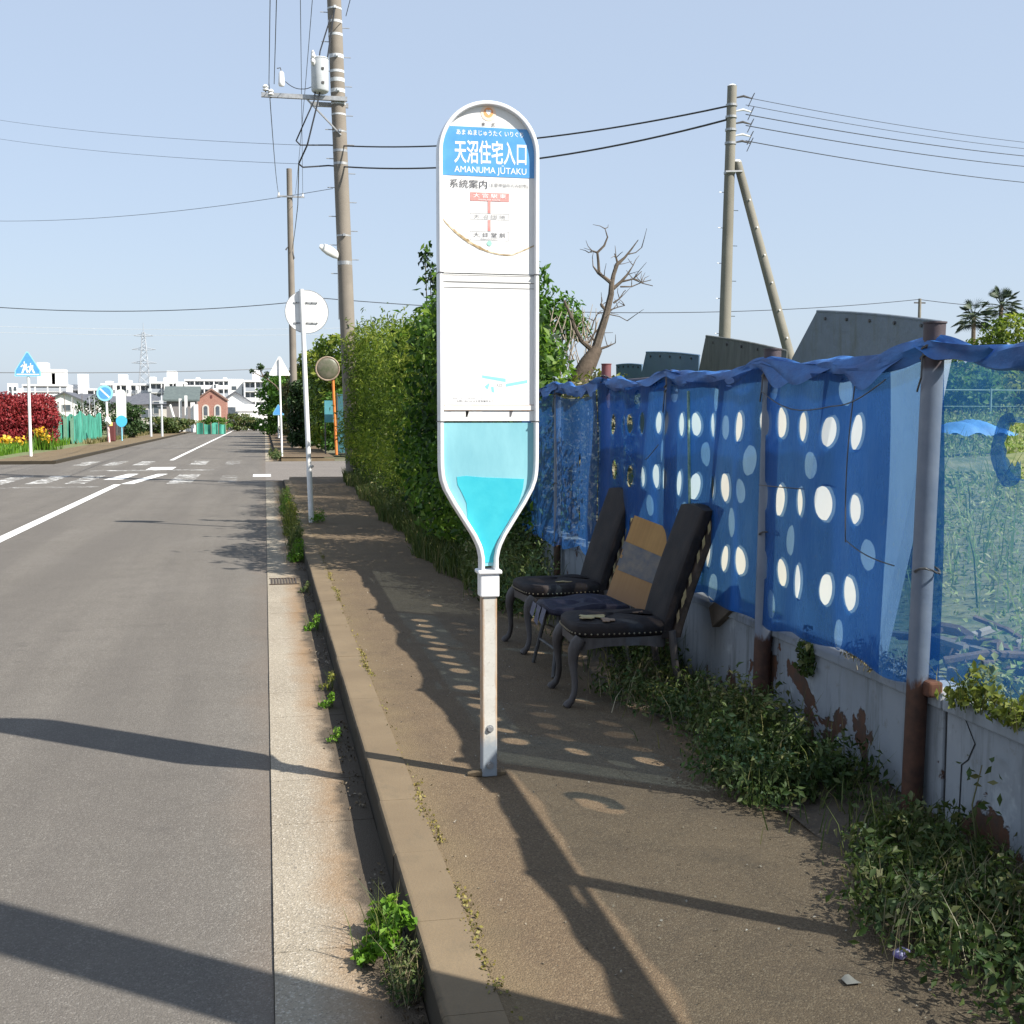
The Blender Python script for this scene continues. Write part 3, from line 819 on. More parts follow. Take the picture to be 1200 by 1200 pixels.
c = N.mix(pl, c, N.ramp(N.noise(14, v), [(.35, (.115, .048, .024, 1)), (.65, (.065, .042, .030, 1))]))
N.link(c, b.inputs['Base Color']); b.inputs['Roughness'].default_value = .85
h = N.math('ADD', N.math('MULTIPLY', pl, -1.0), N.math('MULTIPLY', N.noise(40, v), .12))
N.link(N.bump(h, .6, .012), b.inputs['Normal'])
wl = thing('low_wall', 'low grey-blue plastered wall with peeling rust-brown patches under the net fence', 'wall', (2.49, 0, 0))
for y0, y1 in ((-3, 1.0), (1.0, 4.0), (4.0, 7.9), (7.9, 12.2)):
    MB().box2((0, y0 + .012, -.1), (.13, y1 - .012, .475)).build('wall_panel', M_wall, wl, bevel=.008)
    mb = MB(); n = 10
    mb.prism([(-.018, .477), (.155, .477), (.155, .535), (.0, .535), (-.018, .515)], y0 + .006, y1 - .006).build('coping', M_wall, wl, bevel=.006)
jt = MB()
for y in (1.0, 4.0, 7.9): jt.box2((.012, y - .012, 0), (.11, y + .012, .53))
jt.build('joint', mat('joint_dark', (.03, .03, .032, 1), rough=.95), wl)
ck = MB()
for pts in ([(3.86, .47), (3.80, .40), (3.84, .33), (3.88, .30), (3.885, .15), (3.90, .02)], [(2.95, .36), (2.93, .25), (2.97, .12), (2.95, .02)], [(9.3, .46), (9.2, .38), (9.25, .3)]):
    for (a, p), (c_, q) in zip(pts, pts[1:]): ck.add([(-.0015, a - .004, p), (-.0015, a + .004, p), (-.0015, c_ + .004, q), (-.0015, c_ - .004, q)], [(0, 1, 2, 3)])
ck.build('crack', mat('crack_black', (.015, .015, .016, 1), rough=1), wl)

# ------------------------------------------------------------------ net fence
M_pole, N, b = newmat('grey_post_with_rust')
v = N.obj(); xs = N.xyz(v)
c = N.ramp(N.noise(7, v, 5), [(.3, (.115, .145, .20, 1)), (.7, (.18, .205, .255, 1))])
rs = N.ramp(N.math('ADD', N.noise(4, N.scaled(v, (1, 1, .35)), 6, .7), N.math('MULTIPLY', N.math('SUBTRACT', .58, xs[2]), 2.2)), [(.56, 0.0), (.64, 1.0)])
c = N.mix(rs, c, N.ramp(N.noise(18, v), [(.35, (.045, .020, .013, 1)), (.7, (.10, .042, .024, 1))]))
c = N.mix(N.ramp(N.math('MULTIPLY', xs[2], .5), [(.872, 0.0), (.880, .92)]), c, (.045, .028, .032, 1))
N.link(c, b.inputs['Base Color']); b.inputs['Roughness'].default_value = .6
N.link(N.bump(N.noise(60, v), .2, .004), b.inputs['Normal'])
M_polered = mat('red_oxide_post', (.20, .055, .045, 1), (.10, .045, .06, 1), 3, .7)
M_polewood = mat('weathered_stake', (.17, .135, .10, 1), (.11, .085, .065, 1), 8, .85, stretch=(1, 1, .2))
def netmat(name, col, alpha, tlw=.3, tint=(.62, .83, 1, 1)):
    m, N, b = newmat(name)
    v = N.obj(); xs = N.xyz(v)
    c = N.ramp(N.noise(2.2, v, 5), [(.3, col), (.7, tuple(x * 1.5 for x in col[:3]) + (1,))])
    c = N.mix(N.math('MULTIPLY', N.ramp(N.noise(6, N.scaled(v, (1, 1, .25)), 7, .72), [(.52, 0.0), (.72, .38)]), 1.0), c, (.10, .14, .20, 1))
    c = N.mix(N.ramp(N.noise(22, v, 5, .7), [(.62, 0.0), (.72, .4)]), c, (.12, .12, .11, 1))
    N.link(N.bump(N.noise(14, N.scaled(v, (1, 1.6, .5)), 5, .65), .6, .02), b.inputs['Normal'])
    N.link(c, b.inputs['Base Color']); b.inputs['Roughness'].default_value = .6; b.inputs['Specular IOR Level'].default_value = .3
    tl = N.new('ShaderNodeBsdfTranslucent'); N.link(N.mix(.35, c, (.008, .10, .40, 1)), tl.inputs[0])
    mx = N.new('ShaderNodeMixShader'); mx.inputs[0].default_value = tlw
    N.link(b.outputs[0], mx.inputs[1]); N.link(tl.outputs[0], mx.inputs[2])
    tr = N.new('ShaderNodeBsdfTransparent'); tr.inputs[0].default_value = tint
    mx2 = N.new('ShaderNodeMixShader')
    N.link(N.math('ADD', N.math('MULTIPLY', N.noise(5, N.scaled(v, (1, 1, .4)), 5), .22), alpha - .11), mx2.inputs[0])
    N.link(tr.outputs[0], mx2.inputs[1]); N.link(mx.outputs[0], mx2.inputs[2])
    N.link(mx2.outputs[0], N.n['Material Output'].inputs[0])
    return m
M_net1 = netmat('blue_net', (.010, .054, .165, 1), .66, .36, (.42, .70, 1, 1))
M_net2 = netmat('blue_net_inner', (.009, .048, .15, 1), .62, .34, (.42, .70, 1, 1))
M_net3 = netmat('thin_blue_net', (.035, .15, .36, 1), .38, .45, (.84, .93, 1, 1))
M_net4 = netmat('old_blue_net', (.02, .075, .20, 1), .74, .4)
M_roll = mat('bunched_blue_net', (.010, .06, .22, 1), (.022, .14, .42, 1), 9, .55, .5, 30, stretch=(1, .4, 1))
FX = 2.44
fence = thing('net_fence', 'fence of blue perforated net hung on rusty pipe posts along the low wall', 'fence', (FX, 0, 0))
posts = [(2.70, 1.87, .044, M_pole, 0), (4.10, 1.92, .041, M_pole, -.075), (5.55, 1.90, .043, M_pole, -.08), (7.00, 1.85, .040, M_pole, -.02), (8.44, 1.95, .036, M_polered, -.03), (9.9, 1.85, .030, M_pole, 0), (11.3, 1.85, .03, M_pole, 0), (1.3, 1.88, .044, M_pole, 0), (-.1, 1.88, .044, M_pole, 0)]
for y, z, r, m, ln in posts:
    p = MB(); p.cyl((0, y - ln * .5, -.05), (0, y + ln * .5, z), r, r * .98, 18)
    p.cyl((0, y + ln * .5, z - .0), (0, y + ln * .5, z + .006), r * 1.08, n=18)
    po = p.build('post', m, fence, smooth=True)
    for zz_ in (z - .12, z - .09, 1.0):
        MB().tube([(r * 1.10 * math.cos(a), y + ln * .45 + r * 1.10 * math.sin(a), zz_ + .01 * math.sin(a * 2)) for a in [2 * math.pi * k / 14 for k in range(15)]], .005, 5).build('tie', M_dark, po)
    MB().tube([(-r * 1.1, y + ln * .45, z - .12), (-r * 1.2 - .01, y + ln * .45 - .02, z - .20), (-r * 1.1, y + ln * .45 + .03, z - .25)], .004, 5).build('tie', M_dark, po)
MB().box2((.0, 4.03, .515), (.06, 4.18, .575)).build('rust_clamp', mat('rust', (.075, .030, .018, 1), (.15, .06, .032, 1), 20, .9), fence, bevel=.01)
MB().tube([(.055, -.5, 1.80), (.055, 3.0, 1.80), (.055, 8.44, 1.82), (.055, 11.4, 1.78)], .017, 8).build('top_rail', M_pole, fence, smooth=True)
def rollz(y):
    seg = [-.1, 1.3, 2.70, 4.07, 5.51, 6.99, 8.43, 9.9, 11.3]
    for a, b_ in zip(seg, seg[1:]):
        if a <= y <= b_:
            t = (y - a) / (b_ - a); return 1.83 - (.055 if y < 8.4 else .05) * math.sin(t * math.pi)
    return 1.83
rr = random.Random(11)
rl = MB()
def rollP(u, v):
    y = -.3 + 11.7 * u; a = 2 * math.pi * v
    k = .030 * (1 + .30 * math.sin(y * 6.7 + 1) * math.sin(y * 2.9) + .18 * math.sin(3 * a + y * 9) + .12 * math.sin(5 * a - y * 14))
    return (-.012 + .012 * math.sin(y * 5.3) + k * math.cos(a), y, rollz(y) + .010 * math.sin(y * 8.1) + 1.35 * k * math.sin(a))
rl.grid(rollP, 420, 14); rl.build('net_roll', M_roll, fence, smooth=True)
# loose folds spilling from the roll
for k in range(26):
    y = rr.uniform(.6, 11.0); l = rr.uniform(.35, .95); d = rr.uniform(.04, .10); q_ = rr.uniform(0, 6)
    MB().grid(lambda u, v: (-.050 - .012 * math.sin(v * 3.1 + u * 4 + q_) + .02 * abs(u - .5), y + (u - .5) * l, rollz(y + (u - .5) * l) + .030 - v * (d * math.sin(u * math.pi) ** .8 * (1 + .25 * math.sin(u * 9 + q_)) + .012)), 24, 5).build('net_fold', M_roll, fence, smooth=True)
def folds(y, z, k=1):
    return k * (.014 * math.sin(y * 7.1 + .6 * z) + .010 * math.sin(y * 15.7 + z * 1.3 + 1) + .008 * math.sin(y * 3.1 - z * 4))
def net_sheet(name, m, y0, y1, z0, z1f, off, pitch, rowh, has, rad, ragged=0.0, fold=1.0, phase=0.0):
    mb = MB(); n = 24
    nr = int(round((1.82 - z0) / rowh))
    for j in range(nr):
        za, zb = z0 + j * rowh, z0 + (j + 1) * rowh
        start = (4.06 if 'inner' in name else y0) - pitch * (1 + (j % 2) * .5) + phase
        i = 0; y = start
        while y < y1:
            a, b_ = max(y, y0), min(y + pitch, y1)
            if b_ - a > .004:
                cyc, czc = y + pitch / 2, (za + zb) / 2
                hole = has(i, j, cyc, czc) and a == y and b_ == y + pitch
                def W(py, pz):
                    zz_ = pz
                    if j == 0 and abs(pz - za) < 1e-6: zz_ = pz + ragged * (math.sin(py * 4.3) * .6 + math.sin(py * 11.1 + 1) * .4)
                    zz_ += (rollz(py) - 1.83) * max(0, (pz - 1.2) / .6)
                    o_ = off
                    if name == 'outer_net': o_ += .115 * max(0, min(1, (4.42 - py) / .3)) ** 2
                    return (o_ + folds(py, pz, fold), py, zz_)
                rim, ell = [], []
                # irregular, slightly torn ellipses
                q1, q2 = math.sin(i * 3.7 + j * 1.9), math.sin(i * 1.3 + j * 5.1)
                for k in range(n):
                    t = 2 * math.pi * k / n; c_, s_ = math.cos(t), math.sin(t)
                    mxx = max(abs(c_), abs(s_))
                    rim.append(((a + b_) / 2 + (b_ - a) / 2 * c_ / mxx, (za + zb) / 2 + (zb - za) / 2 * s_ / mxx))
                    rr_ = rad * (1 + .09 * q1 + .05 * math.sin(2 * t + q2 * 3))
                    ell.append((cyc + rr_ * .86 * c_ + .16 * rr_ * q2 * s_ + .012 * q1, czc + rr_ * (1.12 + .03 * math.sin(5 * t + i) + .02 * math.sin(9 * t + j * 2)) * s_ + .012 * q2))
                if hole:
                    mb.add([W(*p) for p in rim] + [W(*p) for p in ell], [(k, (k + 1) % n, n + (k + 1) % n, n + k) for k in range(n)])
                else:
                    m_ = 6
                    mb.grid(lambda u, v: W(a + (b_ - a) * u, za + (zb - za) * v), m_, 4)
            y += pitch; i += 1
    return mb.build(name, m, fence, smooth=True)
# nearest bay, one thin layer with a single torn hole
net_sheet('thin_net', M_net3, -.3, 4.12, .56, None, .068, .27, .205, lambda i, j, y, z: abs(y - 3.66) < .135 and j == 4, .105, .03, .6)
# doubled bays: open rows go through both layers, the rows between only through the outer one
net_sheet('outer_net', M_net1, 4.06, 8.44, .56, None, -.046, .235, .18, lambda i, j, y, z: y > 4.44 and (j % 2 == 1 or (i + j // 2) % 3 == 0), .064, .03, 1.0, .05)
net_sheet('inner_net', M_net2, 4.335, 8.44, .56, None, -.036, .235, .18, lambda i, j, y, z: j % 2 == 1 and (i * 7 + j * 3) % 13 != 0, .073, .03, 1.0, .05)
net_sheet('old_net', M_net4, 8.44, 11.35, .50, None, -.045, .29, .21, lambda i, j, y, z: j in (1, 3) and i % 3 == 0, .06, .05, 1.7)
# dark torn rag hanging at the hole
hy, hz_ = 3.68, .56 + 4.4 * .205
cr_ = MB(); N_ = 20; o1, o2 = [], []
for k in range(N_ + 1):
    a = -2.35 + 4.0 * k / N_; ca, sa_ = math.cos(a), math.sin(a)      # y grows to the left as seen from the road
    o1.append((.064 + .004 * math.sin(k), hy + .102 * ca, hz_ + .128 * sa_)); o2.append((.058, hy - .040 + (.052 + .007 * math.sin(k * 1.7)) * ca, hz_ + .020 + (.070 + .010 * math.sin(k * 2.3)) * sa_))
cr_.add(o1 + o2, [(k, k + 1, N_ + 2 + k, N_ + 1 + k) for k in range(N_)]); cr_.build('net_rag', M_net1, fence, smooth=True)
# strings that cross the net
for a, b_, s in (((4.30, 1.72), (4.75, 1.62), .03), ((4.75, 1.62), (5.5, 1.70), .05), ((4.55, 1.70), (4.60, 1.05), .0), ((4.2, 1.0), (4.6, 1.06), .01), ((5.0, 1.25), (5.5, 1.24), .0), ((7.05, 1.4), (7.3, 1.3), .02)):
    MB().tube([(-.062 - .014 * math.sin(t * math.pi), a[0] + (b_[0] - a[0]) * t, a[1] + (b_[1] - a[1]) * t - s * math.sin(t * math.pi)) for t in [i / 8 for i in range(9)]], .0028, 5).build('string', M_dark, fence)
MB().tube([(-.03, 6.52, .62), (-.055, 6.51, 1.2), (-.06, 6.53, 1.72)], .009, 6).build('hem_cord', mat('hem_green', (.10, .22, .18, 1), (.25, .36, .30, 1), 60, .8), fence)

# ------------------------------------------------------------------ boards leaning behind the net
def clearboard(name, col, clear):
    m, N, b = newmat(name); v = N.obj()
    c = N.ramp(N.noise(2.4, v, 6), [(.3, col), (.7, tuple(min(.85, x * 1.18) for x in col[:3]) + (1,))])
    N.link(c, b.inputs['Base Color']); b.inputs['Roughness'].default_value = .5
    tl = N.new('ShaderNodeBsdfTranslucent'); N.link(c, tl.inputs[0])
    mx = N.new('ShaderNodeMixShader'); mx.inputs[0].default_value = .72
    N.link(b.outputs[0], mx.inputs[1]); N.link(tl.outputs[0], mx.inputs[2])
    tr = N.new('ShaderNodeBsdfTransparent'); mx2 = N.new('ShaderNodeMixShader'); mx2.inputs[0].default_value = 1 - clear
    N.link(tr.outputs[0], mx2.inputs[1]); N.link(mx.outputs[0], mx2.inputs[2]); N.link(mx2.outputs[0], N.n['Material Output'].inputs[0])
    return m
M_poly1 = clearboard('white_plastic_board', (.74, .79, .83, 1), .42)
M_poly2 = clearboard('cream_plastic_board', (.74, .715, .67, 1), .42)
M_poly3 = clearboard('pale_blue_plastic_board', (.62, .74, .84, 1), .42)
M_sheetg, N, b = newmat('grey_sheet'); v = N.obj()
c = N.ramp(N.noise(2.5, v, 6), [(.3, (.12, .145, .175, 1)), (.7, (.17, .20, .235, 1))])
c = N.mix(N.ramp(N.noise(5, N.scaled(v, (1, 1, .18)), 6, .7), [(.50, 0.0), (.70, .7)]), c, (.10, .105, .075, 1))
c = N.mix(N.ramp(N.noise(40, v, 4, .7), [(.66, 0.0), (.72, .8)]), c, (.12, .06, .035, 1))
N.link(c, b.inputs['Base Color']); b.inputs['Roughness'].default_value = .55; b.inputs['Metallic'].default_value = .2
N.link(N.bump(N.noise(7, v, 4), .35, .03), b.inputs['Normal'])
M_sheetd = mat('dark_grey_sheet', (.09, .095, .09, 1), (.13, .135, .125, 1), 3, .7, .3, 20, stretch=(1, 6, .6))
M_sheetb = mat('blue_sheet', (.09, .16, .26, 1), (.12, .21, .32, 1), 2, .5)
def leaning(name, label, m, corners, t, ribs=0, cat='board', group='boards behind the net'):
    """corners: 4 points bottom-front, bottom-back, top-back, top-front; ribbed slab of thickness t towards +X"""
    A, B, C_, D = [Vector(c) for c in corners]
    n = 40 if ribs else 10
    mb = MB()
    def P(u, v, s):
        p = (A * (1 - u) + B * u) * (1 - v) + (D * (1 - u) + C_ * u) * v
        return (p.x + s * t + (ribs * math.sin(u * n * 1.25) if ribs else .006 * math.sin(u * 5 + v * 3)), p.y, p.z)
    mb.grid(lambda u, v: P(u, v, 0), n, 6); mb.grid(lambda u, v: P(u, v, 1), n, 6)
    for f_ in (lambda u, v: P(u, 0, v), lambda u, v: P(u, 1, v)): mb.grid(f_, n, 1)
    for f_ in (lambda u, v: P(0, u, v), lambda u, v: P(1, u, v)): mb.grid(f_, 6, 1)
    o = mb.build(name, m); o['group'] = group
    return tag(o, label, cat)
leaning('leaning_board', 'thick white foam board leaning behind the net, pale end towards the bare pipe post', M_poly1, [(2.535, 4.62, .54), (2.535, 5.55, .54), (2.74, 5.50, 1.80), (2.74, 4.51, 1.84)], .055)
leaning('leaning_board', 'cream board behind the net above the nearest chair back', M_poly2, [(2.64, 5.62, .54), (2.64, 6.93, .54), (2.74, 6.9, 1.76), (2.74, 5.60, 1.78)], .02)
leaning('leaning_board', 'pale blue board behind the net between the cardboard and the reddish post', M_poly3, [(2.64, 7.03, .54), (2.64, 8.36, .54), (2.74, 8.36, 1.75), (2.74, 7.03, 1.76)], .02)
def upright(label, m, pxs, X, t=.012, ribs=0):
    """tall sheet standing on the field with its top edge at the heights measured in the photo"""
    tl_, tr_, br_, bl_ = [gx(px, py, X) for px, py in pxs]
    b1 = Vector((X, br_[1], .46)); b2 = Vector((X, bl_[1], .46))
    mb = MB(); n = 20
    T0, T1, S0, S1 = Vector(tl_), Vector(tr_), Vector(bl_), Vector(br_)
    def P(u, v, s):
        v2 = v * 2
        lo = (b2 * (1 - u) + b1 * u); mid = (S0 * (1 - u) + S1 * u); hi = (T0 * (1 - u) + T1 * u)
        p = lo * (1 - v2) + mid * v2 if v2 < 1 else mid * (2 - v2) + hi * (v2 - 1)
        return (p.x + s * t + ribs * math.sin(u * 60), p.y, p.z + .012 * math.sin(u * 3.14) * v)
    mb.grid(lambda u, v: P(u, v, 0), n, 4); mb.grid(lambda u, v: P(u, v, 1), n, 4)
    mb.grid(lambda u, v: P(u, 1, v), n, 1); mb.grid(lambda u, v: P(0, u, v), 4, 1); mb.grid(lambda u, v: P(1, u, v), 4, 1)
    o = mb.build('metal_sheet', m); tag(o, label, 'sheet', 'sheets standing behind the fence')
    a_, c_ = P(0, 1, 0), P(1, 1, 0)
    rim = MB().tube([Vector(P(k / 20, 1, .5)) + Vector((0, 0, .002)) for k in range(21)], .011, 6).build('folded_edge', m, o, smooth=True)
    for k in range(5):
        q = Vector(P(.12 + .19 * k, .93, 0)); MB().cyl(q + Vector((-.012, 0, 0)), q + Vector((.004, 0, 0)), .012, n=8).build('rivet', M_dark, o)
    return o
upright('large blue-grey metal sheet rising above the fence beside the nearest tall pipe post', M_sheetg, [(957, 365), (1102, 378), (1100, 420), (928, 420)], 4.2)
upright('dark grey curved sheet rising above the fence at the foot of the far concrete pole', M_sheetd, [(827, 394), (922, 412), (920, 440), (818, 438)], 4.2, ribs=.004)
upright('slate-blue panel rising above the fence between the dark sheet and the reddish post', M_sheetb, [(757, 413), (819, 417), (818, 445), (750, 445)], 4.25)
upright('low blue strip of sheet just above the fence beside the reddish post', M_sheetb, [(722, 428), (752, 428), (752, 446), (722, 446)], 4.3)
ob = MB().box((2.47, 6.15, .53), (.05, .36, .12), rx=R(-28)).build('wood_offcut', M_polewood, bevel=.004); tag(ob, 'short grey plank lying aslant on the wall behind the nearest chair', 'plank')

# ------------------------------------------------------------------ utility poles and cables
def taper_pole(parent, p0, p1, r0, r1, m, name='shaft'):
    return MB().cyl(p0, p1, r0, r1, 20).build(name, m, parent, smooth=True)
def band(mb, c, r, h=.05):
    mb.cyl((c[0], c[1], c[2] - h / 2), (c[0], c[1], c[2] + h / 2), r, n=18)
UY = 29.5
UP = Vector((2.12, UY, 0))
up = thing('utility_pole', 'tall concrete utility pole with a transformer and street lamp rising out of the hedge', 'utility pole', UP)
def upz(z): return Vector((-.030 * z, 0, z))
shaft = taper_pole(up, upz(-.2), upz(12.4), .185, .165, M_conc)
bm_ = MB(); rr = random.Random(6)
zs = [5.25, 5.9, 7.6, 7.9, 8.35, 8.75, 9.0, 9.3, 9.55, 9.75, 10.1, 10.6, 10.9, 11.2, 11.6]
for k, z in enumerate(zs):
    bb_ = MB(); c = upz(z); band(bb_, c, .185 - .0012 * z, rr.choice((.04, .06, .09)))
    if k % 3 == 1: bb_.box(c + Vector((.0, -.19, 0)), (.06, .07, .06))
    bb_.build('clamp', M_tank if z > 8.5 else M_steel, shaft, smooth=True)
for k in range(22):
    z = 5.0 + k * .34; s = 1 if k % 2 else -1
    MB().cyl(upz(z) + Vector((s * .15, 0, 0)), upz(z) + Vector((s * .34, 0, 0)), .011, n=6).build('step_bolt', M_steel, shaft)
arm = MB(); c = upz(9.08)
arm.box((c.x - .80, -.19, 9.08), (2.0, .09, .10)); arm.build('cross_arm', M_steel, up)
MB().box((c.x - .2, .18, 9.02), (.9, .08, .10)).build('cross_arm', M_steel, up)
MB().tube([(c.x - .75, -.19, 9.04), (c.x + .05, -.18, 8.24)], .022, 6).build('arm_brace', M_steel, up)
tr = thing('transformer', 'grey cylindrical transformer can mounted on the tall concrete utility pole', 'transformer', (UP.x + c.x - .44, UY - .30, 9.16))
tk = MB().tube([(0, 0, 0), (0, 0, .03), (0, 0, .06), (0, 0, .70), (0, 0, .76), (0, 0, .78)], [.15, .19, .205, .205, .21, .19], 24).build('tank', M_tank, tr, smooth=True)
MB().tube([(0, 0, .78), (0, 0, .80)], [.215, .20], 24).build('lid', M_tank, tr, smooth=True)
for x in (-.15, -.14):
    MB().tube([(x, -.12 - .04 * (x + .15), .62 if x == -.15 else .76), (x - .02, -.17, .68 if x == -.15 else .80), (x - .03, -.18, .73 if x == -.15 else .92)], [.05, .055, .03], 10).build('bushing', M_porc, tr, smooth=True)
for z in (.20, .52): MB().box((.06, -.205, z), (.06, .02, .05)).build('bracket', M_dark, tr)
ins = []
for x, z in ((-1.70, 9.29), (-1.58, 9.19), (-1.33, 9.42)):
    t = thing('insulator', {-1.70: 'white insulator at the outer tip of the cross arm, nearest the road', -1.58: 'white insulator hanging lowest near the tip of the cross arm', -1.33: 'tall white cut-out fuse standing on the cross arm beside the tip insulators'}[x], 'insulator', (UP.x + c.x + x, UY - .2, z - .12), 0, 'insulators on the cross arm')
    if x == -1.33:
        MB().tube([(0, 0, 0), (0, 0, .05), (0, 0, .08), (0, 0, .30), (0, 0, .34)], [.06, .08, .075, .06, .03], 12).build('fuse_body', M_porc, t, smooth=True)
        MB().tube([(0, 0, .33), (-.02, 0, .42), (-.10, 0, .40)], .012, 6).build('terminal', M_dark, t)
    else:
        MB().tube([(0, 0, 0), (0, 0, .02), (0, 0, .06), (0, 0, .09), (0, 0, .14)], [.04, .075, .05, .075, .045], 12).build('shed', M_porc, t, smooth=True)
        MB().cyl((0, 0, -.06), (0, 0, .02), .015, n=6).build('pin', M_dark, t)
lamp = thing('street_lamp', 'small white street lamp head bracketed to the side of the tall concrete pole', 'street lamp', (UP.x - .030 * 5.5, UY, 5.5))
MB().tube([(-.16, -.05, -.06), (-.24, -.07, -.02), (-.30, -.08, .0)], .025, 8).build('bracket', M_tank, lamp, smooth=True)
MB().tube([(-.14, -.06, -.12), (-.22, -.08, -.06), (-.38, -.12, .03), (-.52, -.15, .10), (-.60, -.16, .12)], [(.05, .03), (.10, .055), (.12, .06), (.09, .045), (.04, .02)], 14).build('lamp_head', M_white, lamp, smooth=True)
MB().tube([(-.16, -.02, -.15), (-.155, -.02, -.9), (-.15, -.02, -1.6)], .015, 6).build('conduit', M_white, lamp)

M_far = mat('pale_cable', (.16, .18, .21, 1), rough=.6)  # paler grey than the black cables, for the faint wires
def cable(label, pts, r, sag=0.0, n=24, m=None, group='overhead wires'):
    P = [Vector(p) for p in pts]; out = []
    mx_ = max((b_ - a).length for a, b_ in zip(P, P[1:]))
    for a, b_ in zip(P, P[1:]):
        sg_ = sag * ((b_ - a).length / mx_) ** 2
        for i in range(n + (b_ is P[-1])):
            t = i / n; q = a.lerp(b_, t); q.z -= sg_ * 4 * t * (1 - t); out.append(q)
    o = MB().tube(out, r * .8, 5).build('cable', m or M_cable, smooth=True)
    return tag(o, label, 'cable', group)
# far pole with prop, right of the sign
P3 = Vector(gy(845, 470, 21)); P3 = Vector((P3.x, 21, 0)); t3 = Vector(gy(858, 101, 21))
p3 = thing('utility_pole', 'grey concrete pole standing in the field with a second pole propping it', 'utility pole', P3)
sh3 = taper_pole(p3, (0, 0, 0), (t3.x - P3.x, 0, t3.z), .125, .085, M_conc2)
def p3z(z): return Vector(((t3.x - P3.x) * z / t3.z, 0, z))
MB().tube([p3z(t3.z), p3z(t3.z + .03)], [.09, .05], 12).build('cap', M_porc, sh3)
for z in (t3.z - .34, t3.z - .55, t3.z - .78, t3.z - 1.02, t3.z - 1.55):
    bb_ = MB(); band(bb_, p3z(z), .105, .04); bb_.build('clamp', M_steel, sh3)
for k in range(12):
    z = t3.z - 1.9 - k * .32; s = 1 if k % 2 else -1
    MB().cyl(p3z(z) + Vector((s * .09, 0, 0)), p3z(z) + Vector((s * .19, 0, 0)), .007, n=5).build('step_bolt', M_steel, sh3)
for k, z in enumerate((t3.z - .2, t3.z - .44, t3.z - .66, t3.z - .88, t3.z - 1.0)):
    MB().tube([p3z(z) + Vector((.08, 0, 0)), p3z(z) + Vector((.22, -.02, .03)), p3z(z) + Vector((.36, -.05, -.01))], [.012, .022, .012], 6).build('insulator', M_porc if k % 2 else M_dark, sh3)
    MB().tube([p3z(z) + Vector((.36, -.05, -.01)), p3z(z) + Vector((.42, -.05, .09)), p3z(z - .1) + Vector((.30, -.05, -.06))], .008, 5).build('jumper', M_cable, sh3)
sa = Vector(gy(864, 190, 21)); sb = Vector(gy(926, 420, 20.4))
sdir = (sb - sa); se = sa + sdir * ((sa.z - .3) / (sa.z - sb.z))
st3 = thing('prop_pole', 'slanting concrete pole propping the grey pole in the field', 'prop pole', (se.x, se.y, 0))
pr3 = MB().cyl(sa - Vector((se.x, se.y, 0)), Vector((0, 0, .3)), .075, .105, 16).build('shaft', M_conc2, st3, smooth=True)
hd3 = sa - Vector((se.x, se.y, 0)); MB().ball(hd3, (.08, .08, .05)).build('cap', M_porc, pr3, smooth=True)
ff = MB()
for k in range(9):
    q = hd3.lerp(Vector((0, 0, .3)), .12 + k * .085); MB().cyl(q + Vector((0, -.06, 0)), q + Vector((0, -.115, 0)), .016, n=6).build('bolt', M_porc, pr3)
bb_ = MB().tube([p3z(t3.z - 1.55) + P3 + Vector((-.12, -.11, 0)), p3z(t3.z - 1.55) + P3 + Vector((.2, -.11, .02))], .022, 6); tag(bb_.build('brace_clamp', M_steel), 'steel clamp tying the slanting prop to the grey field pole', 'clamp')
# smaller pole farther along the pavement
P2 = Vector((1.44, 60, 0)); p2 = thing('utility_pole', 'slender utility pole with a short cross arm behind the round sign', 'utility pole', P2)
taper_pole(p2, (0, 0, 0), (-.08, 0, 13.5), .19, .13, M_conc, 'shaft')
MB().box((-.02, -.15, 12.15), (1.3, .07, .08)).build('cross_arm', M_steel, p2)
for x in (-.6, .55): MB().tube([(x, -.15, 12.18), (x, -.15, 12.34)], [.05, .03], 8).build('insulator', M_porc, p2)
MB().tube([(-.3, -.12, 9.6), (-.1, -.1, 9.9), (.1, -.1, 9.2)], .04, 6).build('bracket', M_dark, p2)
# pole just outside the picture on the right: only its broad shadow falls into view
P0 = Vector((2.20, 1.66, 0)); p0 = thing('utility_pole', 'near concrete utility pole whose broad shadow crosses the road and pavement', 'utility pole', P0)
sh0 = taper_pole(p0, (0, 0, -.1), (0, 0, 11), .16, .12, M_conc)
# far small pole at the right
pf = Vector(gy(1078, 350, 80)); f4 = thing('utility_pole', 'tiny distant pole standing above the blue-grey metal sheet', 'utility pole', (pf.x, 80, 0))
taper_pole(f4, (0, 0, 0), (0, 0, pf.z), .14, .11, M_conc2); MB().box((0, 0, pf.z - .3), (.9, .06, .1)).build('cross_arm', M_dark, f4)
# thin poles at the left, beyond the crossing
for px, top, base, Y, lab in ((177, 448, 507, 96, 'thin pale pole beyond the left bus stop, left of its twin'), (190, 462, 507, 96, 'thin pale pole standing right of its twin before the grey-roofed house')):
    a = gy(px, base, Y); b_ = gy(px, top, Y)
    t = thing('thin_pole', lab, 'pole', (a[0], Y, -.1), 0, 'thin poles at the left')
    taper_pole(t, (0, 0, 0), (0, 0, b_[2]), .09, .07, M_tank); MB().box((0, -.08, b_[2] - .5), (.3, .1, .25)).build('junction_box', M_tank, t)

